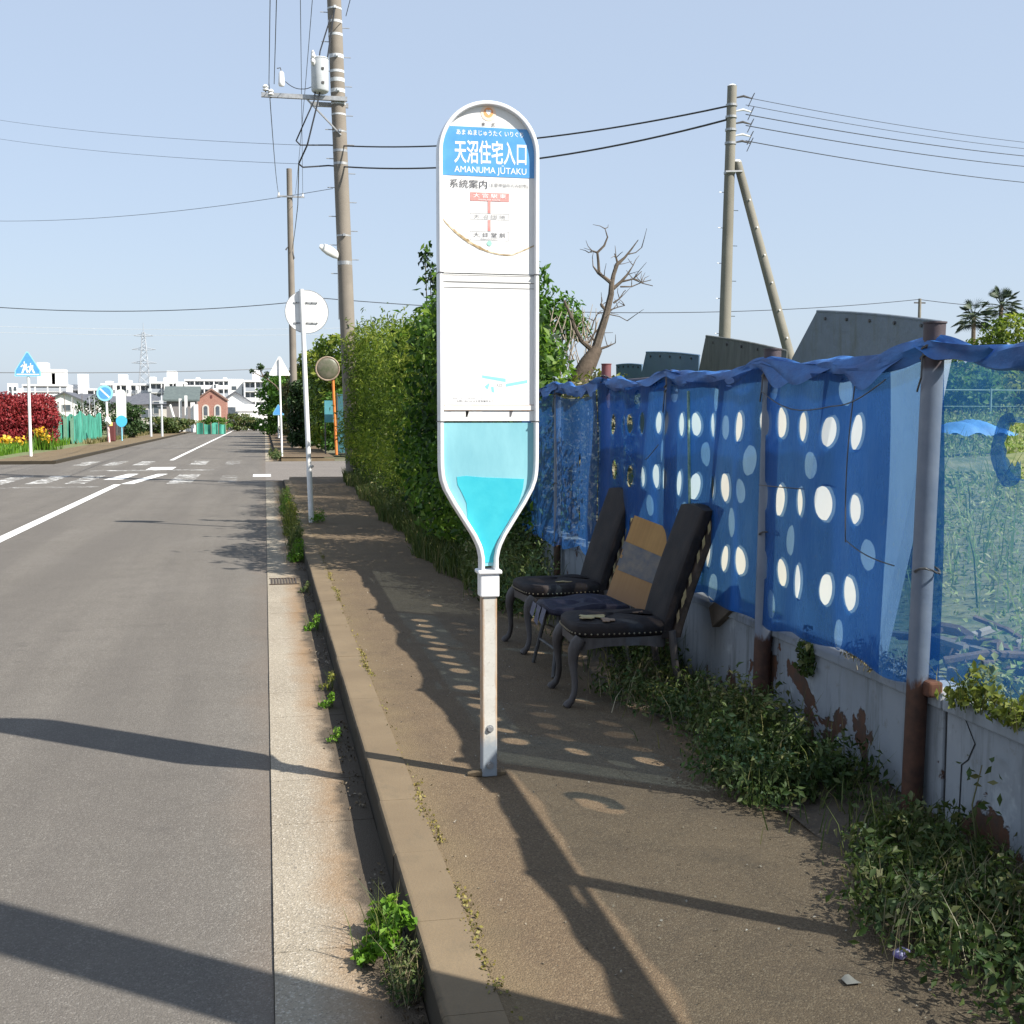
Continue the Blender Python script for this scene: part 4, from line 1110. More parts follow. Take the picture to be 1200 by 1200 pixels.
def W(px, py, Y): return gy(px, py, Y)
atU = lambda z, dx=0: tuple(UP + upz(z) + Vector((dx, -.2, 0)))
T3 = lambda dz: tuple(P3 + p3z(t3.z - dz) + Vector((-.08, 0, 0)))
cable('upper black cable running from the tall pole to the field pole past the sign head', [W(352, 170, UY + 0.00), W(385, 170, UY + 0.30), T3(.36)], .022, .28)
cable('lower black cable running from the tall pole to the field pole past the sign head', [W(355, 196, UY + 0.00), W(385, 194, UY + 0.30), T3(.60)], .024, .36)
cable('black cable drooping from the pole top past the transformer to the upper field cable', [W(388, 18, UY + -0.20), W(375, 60, UY + -0.30), W(368, 118, UY + -0.40), W(358, 140, UY + -0.40), W(347, 165, UY + 0.00), W(352, 170, UY + 0.00)], .022, .0, 6)
cable('black cable drooping from the pole top to the lower field cable', [W(392, 10, UY + -0.20), W(384, 66, UY + -0.25), W(371, 125, UY + -0.40), W(360, 170, UY + -0.40), W(350, 192, UY + 0.00), W(355, 196, UY + 0.00)], .026, .0, 6)
cable('black lead falling from the lower field cable towards the slender pole', [W(350, 192, UY + 0.00), W(349, 240, 40), tuple(P2 + Vector((0, -.2, 9.6)))], .018, .1, 8)
# wires along the road
cable('leftmost thin wire running overhead along the road to the cross arm tip', [(.20, -4, 9.4), tuple(UP + Vector((c.x - 1.62, -.2, 9.34)))], .011, .35, 40)
cable('second thin wire running overhead along the road beside the leftmost wire', [(.28, -4, 9.5), tuple(UP + Vector((c.x - 1.50, -.2, 9.34)))], .011, .45, 40)
cable('thin wire continuing from the cross arm tip to the slender pole', [tuple(UP + Vector((c.x - 1.62, -.2, 9.34))), tuple(P2 + Vector((-.6, -.15, 12.3)))], .014, .5)
cable('thin wire from the top of the tall pole to the slender pole, nearest the shaft', [W(366, 0, 30), tuple(P2 + Vector((.2, -.15, 12.3)))], .011, .2)
cable('thin wire from above the picture to the slender pole, left of the transformer', [W(352, 0, 30), tuple(P2 + Vector((.55, -.15, 12.3)))], .011, .2)
cable('wire leading from the tall pole up past the picture top at its right side', [atU(11.0, .25), (2.6, 10, 12.2)], .012, .1)
cable('fine jumper wire curving from the fuse on the cross arm to the transformer', [tuple(UP + Vector((c.x - 1.24, -.2, 9.41))), tuple(UP + Vector((c.x - .85, -.2, 9.26))), tuple(UP + Vector((c.x - .55, -.35, 9.35)))], .012, .05, 8)
# wires crossing the road towards the left
cable('upper faint wire leaving the tall pole across the road to the left', [W(352, 170, UY + 0.00), W(-120, 118, 55)], .007, .3, 24, M_far)
cable('lower faint wire leaving the tall pole across the road to the left', [W(350, 192, UY + 0.00), W(-120, 140, 55)], .007, .3, 24, M_far)
cable('wire sloping down across the road to the left edge from the tall pole', [W(390, 221, UY + 0.00), W(-140, 250, 50)], .009, .5, 24, M_far)
cable('long low wire crossing the whole sky behind the poles, left part', [W(372, 351, 70), W(-150, 345, 75)], .03, .8)
cable('long low wire crossing the sky behind the sign, right part', [W(372, 349, 70), W(1076, 351, 80)], .03, .9)
cable('short low wire leaving the tiny distant pole to the right', [W(1078, 351, 80), W(1300, 357, 80)], .03, .4)
cable('higher of two faint distant power lines over the houses', [W(420, 384, 300), W(-150, 377, 300)], .05, 1, 24, M_tank)
cable('lower of two faint distant power lines over the houses', [W(420, 391, 300), W(-150, 384, 300)], .05, 1, 24, M_tank)
cable('distant wire passing level with the apartment roofs on the left', [W(320, 432, 120), W(-150, 434, 110)], .04, .3, 24)
for k, (a, b_) in enumerate(((114, 163), (123, 170), (134, 178), (147, 190), (165, 209))):
    cable(['topmost', 'second', 'third', 'fourth', 'lowest'][k] + ' of the five wires leaving the field pole to the right edge', [W(874, a, 21), W(1290, b_ + 12, UY + -1.00)], .007 if k < 2 else .011, .12)

# ------------------------------------------------------------------ traffic signs, mirror
def round_back_sign(loc, lean_):
    t = thing('round_traffic_sign', 'round traffic sign seen from its blank white back on a leaning white pole', 'traffic sign', loc)
    top = Vector((lean_, 0, 3.42))
    MB().cyl((0, 0, -.02), top, .036, .034, 14).build('pole', M_white, t, smooth=True)
    MB().cyl((0, 0, 0), Vector((lean_ * .24, 0, .80)), .0395, n=14).build('sleeve', M_white, t, smooth=True)
    MB().tube([(.0, 0, .83), (.03, -.03, .83)], .02, 6).build('bolt', M_steel, t)
    n = 36; cz = 3.10; cx = lean_ * .9 + .065
    pl_ = MB().prism([(cx + .31 * math.cos(2 * math.pi * k / n), cz + .31 * math.sin(2 * math.pi * k / n)) for k in range(n)], .040, .046).build('plate', M_white, t, smooth=False)
    MB().tube([(cx + .312 * math.cos(2 * math.pi * k / n), .043, cz + .312 * math.sin(2 * math.pi * k / n)) for k in range(n + 1)], .006, 6).build('rim', M_steel, pl_, smooth=True)
    for z in (cz + .13, cz - .165):
        MB().box((cx - .02, .034, z), (.34, .012, .022)).build('bracket', M_steel, pl_)
        for k in range(5): MB().cyl((cx - .15 + .075 * k, .03, z), (cx - .15 + .075 * k, .022, z), .009, n=6).build('bolt', M_dark, pl_)
    return t
round_back_sign((.657, 17.92, 0), -.10)
t = thing('triangular_traffic_sign', 'triangular traffic sign seen from its white back beyond the side street', 'traffic sign', (.64, 47.2, 0))
MB().cyl((0, 0, 0), (-.05, 0, 3.75), .038, .036, 10).build('pole', M_white, t, smooth=True)
pts = [(-.42, 3.12), (.34, 3.12), (.36, 3.17), (.0, 3.84), (-.08, 3.84), (-.44, 3.17)]
MB().prism(pts, .042, .05).build('plate', M_white, t)
def hexsign(name, label, loc, h, w_, flip, people):
    t = thing(name, label, 'traffic sign', loc)
    MB().cyl((0, 0, -.05), (0, 0, h - .3), .06, .055, 12).build('pole', M_white, t, smooth=True)
    MB().box((0, 0, .0), (.5, .5, .06)).build('footing', M_kerb, t)
    s = w_ / 2; z0 = h - w_ * .98
    pts = [(-s, z0), (s, z0), (s * .98, z0 + w_ * .22), (.07 * s, h), (-.07 * s, h), (-s * .98, z0 + w_ * .22)]
    pl_ = MB().prism(pts, -.075, -.065).build('plate', M_ltblue, t)
    q = .90; cz = (z0 + h) / 2 - .05 * w_
    MB().prism([(x * q, cz + (z - cz) * q) for x, z in pts], -.079, -.0755).build('sign_face', M_blue, pl_)
    if people:
        for dx, k in ((-.10, 1.0), (.13, .86)):
            fg = MB(); b0 = z0 + .13 * w_
            H_ = .46 * w_ * k
            fg.prism([(dx - .05 * w_ + .05 * H_ * math.cos(a) + .03, b0 + H_ * .92 + .10 * H_ * math.sin(a)) for a in [2 * math.pi * i / 10 for i in range(10)]], -.083, -.0795)
            fg.prism([(dx - .07, b0 + .42 * H_), (dx + .07, b0 + .42 * H_), (dx + .075, b0 + .8 * H_), (dx - .06, b0 + .8 * H_)], -.083, -.0795)
            fg.prism([(dx - .14, b0), (dx - .07, b0), (dx + .01, b0 + .43 * H_), (dx - .07, b0 + .43 * H_)], -.083, -.0795)
            fg.prism([(dx + .07, b0), (dx + .14, b0), (dx + .07, b0 + .43 * H_), (dx - .0, b0 + .43 * H_)], -.083, -.0795)
            fg.prism([(dx - .17, b0 + .55 * H_), (dx - .13, b0 + .5 * H_), (dx - .03, b0 + .74 * H_), (dx - .05, b0 + .8 * H_)], -.083, -.0795)
            fg.build('pictogram', M_ltr, pl_)
        MB().box2((-s * .85, -.083, z0 + .06 * w_), (s * .85, -.0795, z0 + .10 * w_)).build('stripe', M_ltr, pl_)
    return t
hexsign('pedestrian_crossing_sign', 'blue triangular crossing sign with two white walkers on a white pole by the red hedge', (-9.05, 50, -.05), 4.12, .98, False, True)
a = gy(312, 508, 80); hexsign('pedestrian_crossing_sign', 'small far blue and white crossing sign on the right pavement under the trees', (.95, 85, 0), 2.35, .75, False, False)
# no-parking sign on the left
t = thing('no_parking_sign', 'round blue no-parking sign on a pole with a pink-red lower half', 'traffic sign', (-9.25, 76, -.05))
MB().cyl((0, 0, 0), (-.08, 0, 1.7), .075, n=12).build('lower_pole', mat('pink_pole', (.62, .38, .38, 1), (.72, .58, .57, 1), 5, .5), t, smooth=True)
MB().cyl((-.08, 0, 1.7), (-.12, 0, 3.2), .07, n=12).build('upper_pole', M_white, t, smooth=True)
n = 28
cx, cz = -.17, 2.98
pl_ = MB().prism([(cx + .48 * math.cos(2 * math.pi * k / n), cz + .48 * math.sin(2 * math.pi * k / n)) for k in range(n)], -.10, -.085).build('plate', M_ltblue, t)
MB().prism([(cx + .36 * math.cos(2 * math.pi * k / n), cz + .36 * math.sin(2 * math.pi * k / n)) for k in range(n)], -.106, -.1005).build('sign_face', M_blue, pl_)
MB().box((cx, -.108, cz), (.72, .003, .09), ry=R(45)).build('slash', M_ltr, pl_)
MB().tube([(-.06, -.1, 1.55), (-.05, -.12, 1.3), (.1, -.1, 1.1)], [.10, .2, .08], 8).build('notice', M_white, t)
MB().box((.12, -.1, 1.12), (.22, .05, .22)).build('notice', mat('yellow_notice', (.75, .60, .18, 1)), t)
# bus stop across the road
t = thing('bus_stop_sign', 'small distant bus stop sign across the road with a round blue foot panel', 'bus stop', (-8.95, 80, -.05))
MB().cyl((0, 0, 0), (0, 0, .95), .04, n=10).build('post', M_ltblue, t)
MB().prism([(.30 * math.cos(a), 3.0 + .30 * math.sin(a)) for a in [math.pi * k / 12 for k in range(13)]] + [(-.30, 1.5), (.30, 1.5)], -.04, .04).build('timetable_board', mat('pale_green_board', (.62, .70, .62, 1), (.72, .76, .70, 1), 4), t)
MB().prism([(.34 * math.cos(a), 1.30 + (.34 if math.sin(a) > 0 else .40) * math.sin(a)) for a in [2 * math.pi * k / 20 for k in range(20)]], -.05, .05).build('foot_panel', mat('stop_blue', (.06, .42, .66, 1)), t)
t = thing('red_post_box', 'dark red box standing behind the no-parking sign pole', 'post box', (-9.42, 78.5, -.05))
MB().box((0, 0, .62), (.5, .5, 1.2)).build('body', mat('maroon', (.10, .022, .022, 1)), t, bevel=.06)
# convex mirror at the side-street corner
t = thing('traffic_mirror', 'round convex traffic mirror on an orange pole half hidden by the hedge', 'traffic mirror', (2.82, 48.7, 0))
M_or = mat('orange_pole', (.62, .20, .035, 1), (.50, .15, .03, 1), 4, .5)
MB().cyl((0, 0, 0), (-.12, 0, 3.4), .055, n=12).build('pole', M_or, t, smooth=True)
rm = MB().tube([(-.32 + .46 * math.cos(2 * math.pi * k / 28), -.1, 3.45 + .46 * math.sin(2 * math.pi * k / 28)) for k in range(29)], .035, 8).build('rim', mat('mirror_rim', (.16, .10, .075, 1), (.34, .28, .2, 1), 4), t, smooth=True)
MB().ball((-.32, -.08, 3.45), (.45, .10, .45), 20, 12).build('mirror', mat('mirror_back', (.06, .075, .035, 1), (.15, .13, .10, 1), 3, .45), t, smooth=True)

# ------------------------------------------------------------------ vegetation
G = lambda r, g, b: (r, g, b, 1)
LF_hedge = leafmat('hedge_leaves', [G(.013, .034, .010), G(.034, .084, .016), G(.095, .19, .028), G(.20, .30, .045)], .46)
LF_feather = leafmat('feathery_leaves', [G(.035, .072, .013), G(.10, .16, .026), G(.21, .28, .04), G(.34, .37, .07)], .52)
LF_tree = leafmat('tree_leaves', [G(.035, .09, .018), G(.075, .17, .025), G(.13, .25, .04)], .45)
LF_dark = leafmat('dark_leaves', [G(.015, .035, .012), G(.03, .065, .018), G(.06, .10, .03)], .25)
LF_weed = leafmat('weed_leaves', [G(.020, .042, .011), G(.045, .082, .020), G(.09, .12, .034), G(.17, .16, .065)], .3)
LF_fresh = leafmat('fresh_weed_leaves', [G(.06, .14, .015), G(.11, .24, .02), G(.19, .32, .03)], .4)
LF_yellow = leafmat('yellowish_leaves', [G(.10, .13, .02), G(.22, .24, .04), G(.30, .28, .06)], .35)
LF_dry = leafmat('dry_stalks', [G(.16, .13, .07), G(.28, .23, .14), G(.38, .33, .22)], .2)
LF_grass = leafmat('grass_blades', [G(.03, .055, .012), G(.06, .095, .02), G(.11, .13, .035), G(.22, .19, .09)], .3)
LF_field = leafmat('field_weed_leaves', [G(.07, .14, .035), G(.15, .25, .06), G(.26, .33, .11), G(.38, .39, .19)], .38)
LF_red = leafmat('red_leaves', [G(.14, .012, .016), G(.24, .022, .03), G(.33, .05, .05)], .3)
LF_flower = leafmat('yellow_petals', [G(.65, .38, .02), G(.75, .50, .05)], .3)
M_bark = mat('bark', (.10, .075, .05, 1), (.17, .135, .10, 1), 9, .9, .5, 30, stretch=(1, 1, .3))
M_dead = mat('dead_bark', (.055, .043, .033, 1), (.12, .095, .072, 1), 8, .9, .5, 30)
M_stem = mat('green_stem', (.10, .11, .04, 1), (.16, .13, .06, 1), 10, .8)

def trunk(parent, paths, m=M_bark, name='trunk', n=7):
    mb = MB()
    for pts, r in paths: mb.tube(pts, r, n)
    return mb.build(name, m, parent, smooth=True)
def bush(name, label, cat_, loc, lumps, n, size, m, seed, group=None, gap=.25, gscale=2.0, aspect=.5, inner=.5, stems=5, spread=1.0, zmin=.02, shoots=0, up=.3, sm=None, droop=0):
    """lumps are local ellipsoids (x,y,z,rx,ry,rz)"""
    t = thing(name, label, cat_, loc, 0, group)
    rng = np.random.default_rng(seed); rr = random.Random(seed)
    P, D = crown_points(rng, lumps, n, inner, gap, gscale, zmin)
    if shoots:
        ext = []
        for k in range(shoots):
            i = rng.integers(len(P)); 
            if D[i][2] < -.1: continue
            d = D[i] * .6 + np.array([0, 0, .8]); d /= np.linalg.norm(d); l = rng.uniform(2, 6) * size * 1.1
            q = rng.uniform(0, 1, 12)[:, None]
            ext.append(P[i] + d * l * q + rng.normal(size=(12, 3)) * size * .35)
        e = np.concatenate(ext); P = np.concatenate([P, e]); D = np.concatenate([D, rng.normal(size=e.shape)])
    leaf_mesh('foliage', m, P, D, size, rng, t, aspect, spread, up, droop)
    L_ = sorted(lumps, key=lambda l: -l[3])
    paths = []
    for k in range(stems):
        l = lumps[k % len(lumps)]
        b0 = Vector((l[0] * .4 + rr.uniform(-.1, .1) * l[3], l[1] * .7, 0)); e = Vector((l[0] + rr.uniform(-.5, .5) * l[3], l[1] + rr.uniform(-.5, .5) * l[4], l[2] + rr.uniform(.1, .7) * l[5]))
        mid = b0.lerp(e, .5) + Vector((rr.uniform(-.1, .1), rr.uniform(-.1, .1), 0)) * l[3]
        r0 = .02 + .012 * l[3]
        paths.append(([b0, mid, e], [r0, r0 * .7, r0 * .25]))
    if paths: trunk(t, paths, sm or M_bark, 'stem', 6)
    return t

# the hedge along the pavement, bush by bush
bush('hedge_bush', 'dense broad-leaved bush at the near end of the hedge, just behind the bus stop sign', 'bush', (2.5, 12.5, 0),
     [(0, 0, .9, .66, 1.5, 1.0), (0, .4, 2.0, .62, 1.3, .85), (.0, -.7, 1.9, .52, .9, .8), (-.12, .9, 2.7, .5, 1.0, .65), (-.12, -.5, 2.45, .4, .7, .55), (-.1, 1.0, .7, .8, 1.2, .8), (-.05, -1.2, .7, .5, .8, .7)], 13000, .105, LF_hedge, 21, 'bushes of the roadside hedge', .28, 2.2, shoots=60)
bush('hedge_bush', 'tall glossy dark green bush with sunlit top, second from the near end of the hedge', 'bush', (2.85, 16.2, 0),
     [(0, 0, .9, 1.05, 1.9, 1.0), (0, -.2, 2.1, 1.0, 1.6, .9), (.0, .7, 2.7, .85, 1.0, .65), (-.1, -.9, 2.65, .85, .9, .65), (0, 1.0, 1.2, 1.0, 1.3, .9)], 15000, .11, LF_hedge, 22, 'bushes of the roadside hedge', .28, 2.0, shoots=80)
bush('hedge_bush', 'mottled yellow-green bush in the middle of the hedge', 'bush', (2.85, 20.0, 0),
     [(0, 0, .9, 1.05, 2.0, 1.0), (0, 0, 2.0, 1.0, 1.9, .85), (0, -.6, 2.7, .85, 1.0, .62), (0, .9, 2.65, .85, 1.0, .6)], 16000, .09, LF_feather, 23, 'bushes of the roadside hedge', .25, 2.2, .32, shoots=120)
bush('hedge_bush', 'feathery light green bush around the foot of the tall utility pole', 'bush', (2.92, 24.3, 0),
     [(0, 0, .95, 1.1, 2.2, 1.1), (0, 0, 2.1, 1.05, 2.0, .95), (-.1, 1.2, 2.7, .9, 1.2, .75), (.1, -1.0, 2.6, .9, 1.1, .7)], 17000, .11, LF_feather, 24, 'bushes of the roadside hedge', .22, 1.8, .22, shoots=200, droop=.2)
bush('hedge_bush', 'soft willow-like bush at the far end of the hedge beside the side street', 'bush', (2.98, 28.2, 0),
     [(0, 0, .95, 1.15, 2.0, 1.1), (0, .2, 2.2, 1.1, 1.8, 1.0), (-.2, .6, 3.0, 1.0, 1.3, .9), (.3, -.8, 2.8, .9, 1.1, .8), (-.1, 1.0, 1.2, 1.2, 1.3, 1.1)], 20000, .13, LF_feather, 25, 'bushes of the roadside hedge', .2, 1.7, .2, shoots=220, droop=.3)
sx = gy(497, 345, 17.5); 
bush('tree_shoot', 'leafy dark shoot standing above the hedge at the left edge of the bus stop sign', 'shoot', (sx[0] + .15, 17.5, 0),
     [(.12, 0, 2.95, .20, .2, .45), (.02, 0, 3.5, .16, .16, .3), (-.12, 0, 3.86, .10, .10, .2), (.32, 0, 3.35, .16, .2, .30), (.35, 0, 2.8, .25, .3, .4)], 900, .10, LF_dark, 26, None, .0, 2, .5, .1, 4)
# green tree and the dead tree behind the fence
gt = gy(650, 370, 16)
t = bush('leafy_tree', 'light green leafy tree behind the old end of the net fence, right of the sign', 'tree', (gt[0] - .1, 16, .35),
     [(-.30, 0, 3.0, .42, .45, .36), (.10, 0, 2.62, .42, .45, .32), (-.40, .1, 2.3, .5, .55, .4), (.36, 0, 2.42, .24, .3, .20), (-.6, 0, 2.9, .4, .45, .4), (-.55, 0, 1.7, .5, .5, .4)], 3600, .11, LF_tree, 31, None, .5, 3.2, .4, .3, 7, zmin=.3)
dd = thing('dead_tree', 'bare leafless tree with a thick leaning trunk and forked branches above the fence', 'tree', (gy(684, 470, 13)[0], 13, .40))
def DP(px, py, dy=0): 
    g = gy(px, py, 13 + dy); return Vector((g[0] - dd.location.x, g[1] - 13, g[2] - .40))
trk = [([Vector((-.15, 0, 0)), DP(672, 455), DP(690, 425), DP(700, 408)], [.15, .12, .10, .065])]
trunk(dd, trk, mat('dark_dead_bark', (.06, .045, .032, 1), (.12, .09, .065, 1), 8, .9, .6, 30), 'trunk', 10)
br = [
    ([DP(697, 412), DP(703, 392), DP(710, 370), DP(716, 345), DP(717, 330)], [.085, .075, .065, .055, .048]),
    ([DP(717, 332), DP(708, 325), DP(701, 320), DP(695, 312)], [.04, .032, .025, .012]),
    ([DP(702, 320), DP(701, 305), DP(700, 296), DP(708, 288), DP(712, 278), DP(709, 268)], [.028, .024, .024, .02, .014, .006]),
    ([DP(700, 296), DP(694, 294), DP(690, 296)], [.02, .014, .005]),
    ([DP(717, 332), DP(719, 322), DP(723, 310), DP(732, 302), DP(740, 292), DP(748, 281)], [.045, .038, .038, .022, .015, .005]),
    ([DP(724, 309), DP(722, 302), DP(720, 297)], [.024, .016, .006]),
    ([DP(736, 298), DP(745, 296), DP(752, 290)], [.012, .009, .004]),
    ([DP(719, 338), DP(728, 330), DP(735, 322), DP(742, 311)], [.035, .028, .02, .006]),
    ([DP(729, 330), DP(742, 327), DP(752, 318)], [.02, .014, .005]),
    ([DP(742, 327), DP(753, 332), DP(765, 335)], [.013, .009, .004]),
    ([DP(727, 336), DP(740, 336), DP(752, 331), DP(763, 328)], [.016, .012, .008, .003]),
    ([DP(712, 366), DP(705, 358), DP(704, 356)], [.03, .028, .02]),
    ([DP(713, 364), DP(724, 360), DP(732, 358)], [.014, .01, .003]),
    ([DP(712, 368), DP(726, 371), DP(735, 376)], [.011, .008, .003]),
    ([DP(719, 355), DP(726, 350), DP(731, 342)], [.02, .012, .004]),
    ([DP(694, 410), DP(682, 400), DP(674, 385), DP(668, 368), DP(661, 352)], [.05, .042, .034, .028, .02]),
    ([DP(700, 410), DP(712, 406), DP(721, 402)], [.03, .02, .006]),
    ([DP(690, 402), DP(697, 390), DP(706, 380)], [.02, .015, .006]),
    ([DP(693, 386), DP(696, 376), DP(700, 368), DP(708, 366)], [.014, .012, .009, .004]),
    ([DP(699, 402), DP(692, 394), DP(689, 396)], [.02, .016, .008])]
for k, (p, r) in enumerate(br): trunk(dd, [(p, [max(.0045, q * .62) for q in r])], M_dead, 'branch', 7)
rr = random.Random(78)
for k, (p, r) in enumerate(br):          # fine twigs and cut stubs
    for j in range(3 if r[0] > .012 else 1):
        q = p[rr.randrange(1, len(p))]; d = Vector((rr.uniform(-1, 1), rr.uniform(-.6, .6), rr.uniform(-.1, 1))).normalized() * rr.uniform(.05, .22)
        trunk(dd, [([q, q + d * .5 + Vector((0, 0, .01)), q + d + Vector((rr.uniform(-.03, .03), 0, rr.uniform(-.02, .04)))], [.006, .004, .0022])], M_dead, 'twig', 5)
rr = random.Random(77)
tw = []
for k in range(60):
    px, py = rr.uniform(640, 700), rr.uniform(385, 440); a = rr.uniform(-.6, .6)
    q = [gy(px, py, 13.6), gy(px + 10 * a, py - 12, 13.6), gy(px + 22 * a, py - rr.uniform(16, 34), 13.7)]
    tw.append((q, [.009, .006, .003]))
tangle = thing('dry_brush', 'tangle of pale dry twigs between the leafy tree and the dead tree', 'brush', (0, 0, 0)); trunk(tangle, tw, mat('pale_twig', (.26, .22, .17, 1), (.34, .29, .23, 1), 9, .9), 'twig', 4)
bush('vine_clump', 'tangled dry vines heaped over the old end of the net fence', 'vine', (2.72, 10.0, .45), [(0, -.6, .75, .22, .8, .65), (0, .6, .7, .25, .8, .7), (.1, 0, 1.25, .2, 1.2, .25)], 2600, .06, leafmat('vine_leaves', [G(.05, .07, .03), G(.16, .15, .09), G(.30, .26, .18)], .25), 41, None, .4, 4, .5, .2, 10, sm=M_dead)
bush('yellow_weed', 'small yellow-green bush peeping over the fence under the dead tree', 'bush', (gy(700, 440, 11.5)[0], 11.5, .45), [(0, 0, 1.3, .35, .3, .30), (-.3, .1, 1.2, .3, .3, .25)], 700, .07, LF_yellow, 42, None, .3, 4, zmin=.2)

# weeds along the wall foot and in the gutter
def weed(label, loc, lumps, n, size, m, seed, group='weed clumps at the foot of the wall', stalks=0, sh=.4, aspect=.45, gap=.3, gscale=9, dry=False):
    t = thing('weed_clump', label, 'weeds', loc, 0, group)
    rng = np.random.default_rng(seed)
    n = int(n * .78)
    P, D = crown_points(rng, lumps, n, .2, gap + .12, gscale, .006)
    # ragged outline: pull sprigs out of the mound at random, thin the rest
    pull = 1 + np.clip(rng.normal(size=n) * .5, 0, .9)[:, None] * np.clip(np.sin(P[:, :1] * 31 + P[:, 1:2] * 23), 0, 1)
    ctr = np.array(lumps)[:, :3].mean(0)
    P[:, :2] = ctr[:2] + (P[:, :2] - ctr[:2]) * (1 + (pull - 1) * .35); P[:, 2] = np.maximum(P[:, 2] * (.55 + .75 * np.abs(np.sin(P[:, 0] * 13 + 1) * np.sin(P[:, 1] * 11 + 2))), .006)
    h1 = rng.random(n) < .62
    leaf_mesh('leaves', m, P[h1], D[h1], size, rng, t, aspect, 1.0, .5)
    leaf_mesh('small_leaves', m, P[~h1], D[~h1], size * .55, rng, t, aspect * .75, 1.2, .4)
    k = max(10, n // 40)
    l = np.array(lumps); j = rng.integers(len(l), size=k + stalks)
    base = np.stack([l[j, 0] + rng.normal(size=k + stalks) * l[j, 3] * .45, l[j, 1] + rng.normal(size=k + stalks) * l[j, 4] * .45, np.zeros(k + stalks)], 1)
    blades('stalks', LF_dry if dry else LF_grass, base, sh, rng, t, min(.0045, size * .12), .6)
    return t
weed('sprawling weeds in front of the nearest chair, pale yellow-green tips', (2.13, 6.0, .02), [(0, 0, 0.075, 0.3, 0.5, 0.15), (-0.1, 0.35, 0.06, 0.25, 0.35, 0.12), (0.05, -0.45, 0.09, 0.28, 0.35, 0.15)], 5200, .036, LF_weed, 51, stalks=50, sh=.22, dry=True)
weed('leafy green weed mound against the wall between the two nearest posts', (2.16, 5.0, .02), [(0, 0, 0.101, 0.3, 0.5, 0.187), (0.1, 0.25, 0.144, 0.22, 0.35, 0.173), (-0.12, -0.25, 0.072, 0.28, 0.38, 0.144), (0.12, -0.45, 0.101, 0.22, 0.3, 0.144)], 8200, .038, LF_weed, 52, stalks=60, sh=.28)
weed('low weed tuft at the road-side end of the green mound', (2.0, 4.52, .02), [(0, 0, 0.063, 0.22, 0.25, 0.112), (0.12, 0.12, 0.07, 0.18, 0.2, 0.112)], 2200, .034, LF_weed, 53, stalks=30, sh=.18)
weed('broad dark weed patch at the foot of the rusty post', (2.16, 3.55, .02), [(0, 0, 0.066, 0.26, 0.38, 0.11), (-0.12, -0.25, 0.055, 0.26, 0.3, 0.094), (0.12, 0.2, 0.083, 0.18, 0.3, 0.11)], 5600, .036, LF_weed, 54, stalks=60, sh=.2)
weed('wide straggling weeds in the lower right corner before the wall', (2.06, 2.85, .02), [(0, 0, 0.072, 0.32, 0.5, 0.12), (0.08, -0.5, 0.084, 0.3, 0.4, 0.132), (-0.1, 0.35, 0.06, 0.25, 0.3, 0.09), (0.15, 0.2, 0.096, 0.2, 0.4, 0.132)], 8200, .036, LF_weed, 55, stalks=90, sh=.2, dry=True)
weed('thin weeds along the wall behind the stool and chairs', (2.28, 8.0, .02), [(0, 0, .10, .22, .9, .2), (0, -1.0, .1, .2, .6, .2)], 4200, .045, LF_weed, 56, stalks=120, sh=.35)
weed('tall rank weeds beside the far chair at the end of the hedge', (2.05, 10.0, .02), [(0, 0, .2, .4, .9, .35), (.1, .8, .35, .4, .7, .45), (-.05, -.7, .15, .3, .5, .3)], 7000, .055, LF_weed, 57, stalks=200, sh=.6)
weed('bright green weed tuft growing from the gutter at the kerb, nearest the camera', (.345, 3.60, -.12), [(.02, .10, .10, .045, .05, .035), (-.06, .0, .05, .05, .05, .03), (.05, .15, .13, .04, .04, .035), (.0, .2, .06, .05, .06, .04), (.05, .02, .12, .04, .04, .035), (-.03, .08, .05, .05, .05, .04), (.0, -.06, .08, .04, .05, .035)], 900, .032, LF_fresh, 61, 'weeds growing in the gutter', 40, .19, .62, .3, 26)
weed('grey-green weed tuft in the shade just before the brightest gutter weed', (.375, 3.42, -.12), [(0, 0, .07, .07, .11, .07), (.0, -.08, .04, .06, .07, .05)], 900, .02, LF_weed, 62, 'weeds growing in the gutter', 40, .15, .4, .2, 20, True)
for k, (x, y, s, lab) in enumerate(((.36, 9.55, .075, 'round green weed tuft in the gutter, second nearest the round sign'), (.365, 7.42, .06, 'upright green weed sprig in the gutter beside the far chair'), (.34, 6.95, .05, 'small green weed sprig in the gutter level with the stool'), (.335, 6.2, .04, 'single tiny green weed in the gutter level with the nearest chair'), (.36, 11.6, .06, 'low weed tuft in the gutter beside the drain grate'))):
    weed(lab, (x, y, -.12), [(-s * .4, -s * .5, s * .5, s * .8, s, s * .45), (s * .3, s * .8, s * 1.3, s * .4, s * .5, s * .45), (s * .3, -s * .3, s * .9, s * .4, s * .6, s * .5)], int(70 + 1300 * s), (.034, .026, .030, .022, .030)[k], (LF_fresh, LF_yellow, LF_fresh, LF_fresh, LF_weed)[k], 63 + k, 'weeds growing in the gutter', 16, s * 2.0, (.6, .35, .5, .55, .4)[k], .2, 20)
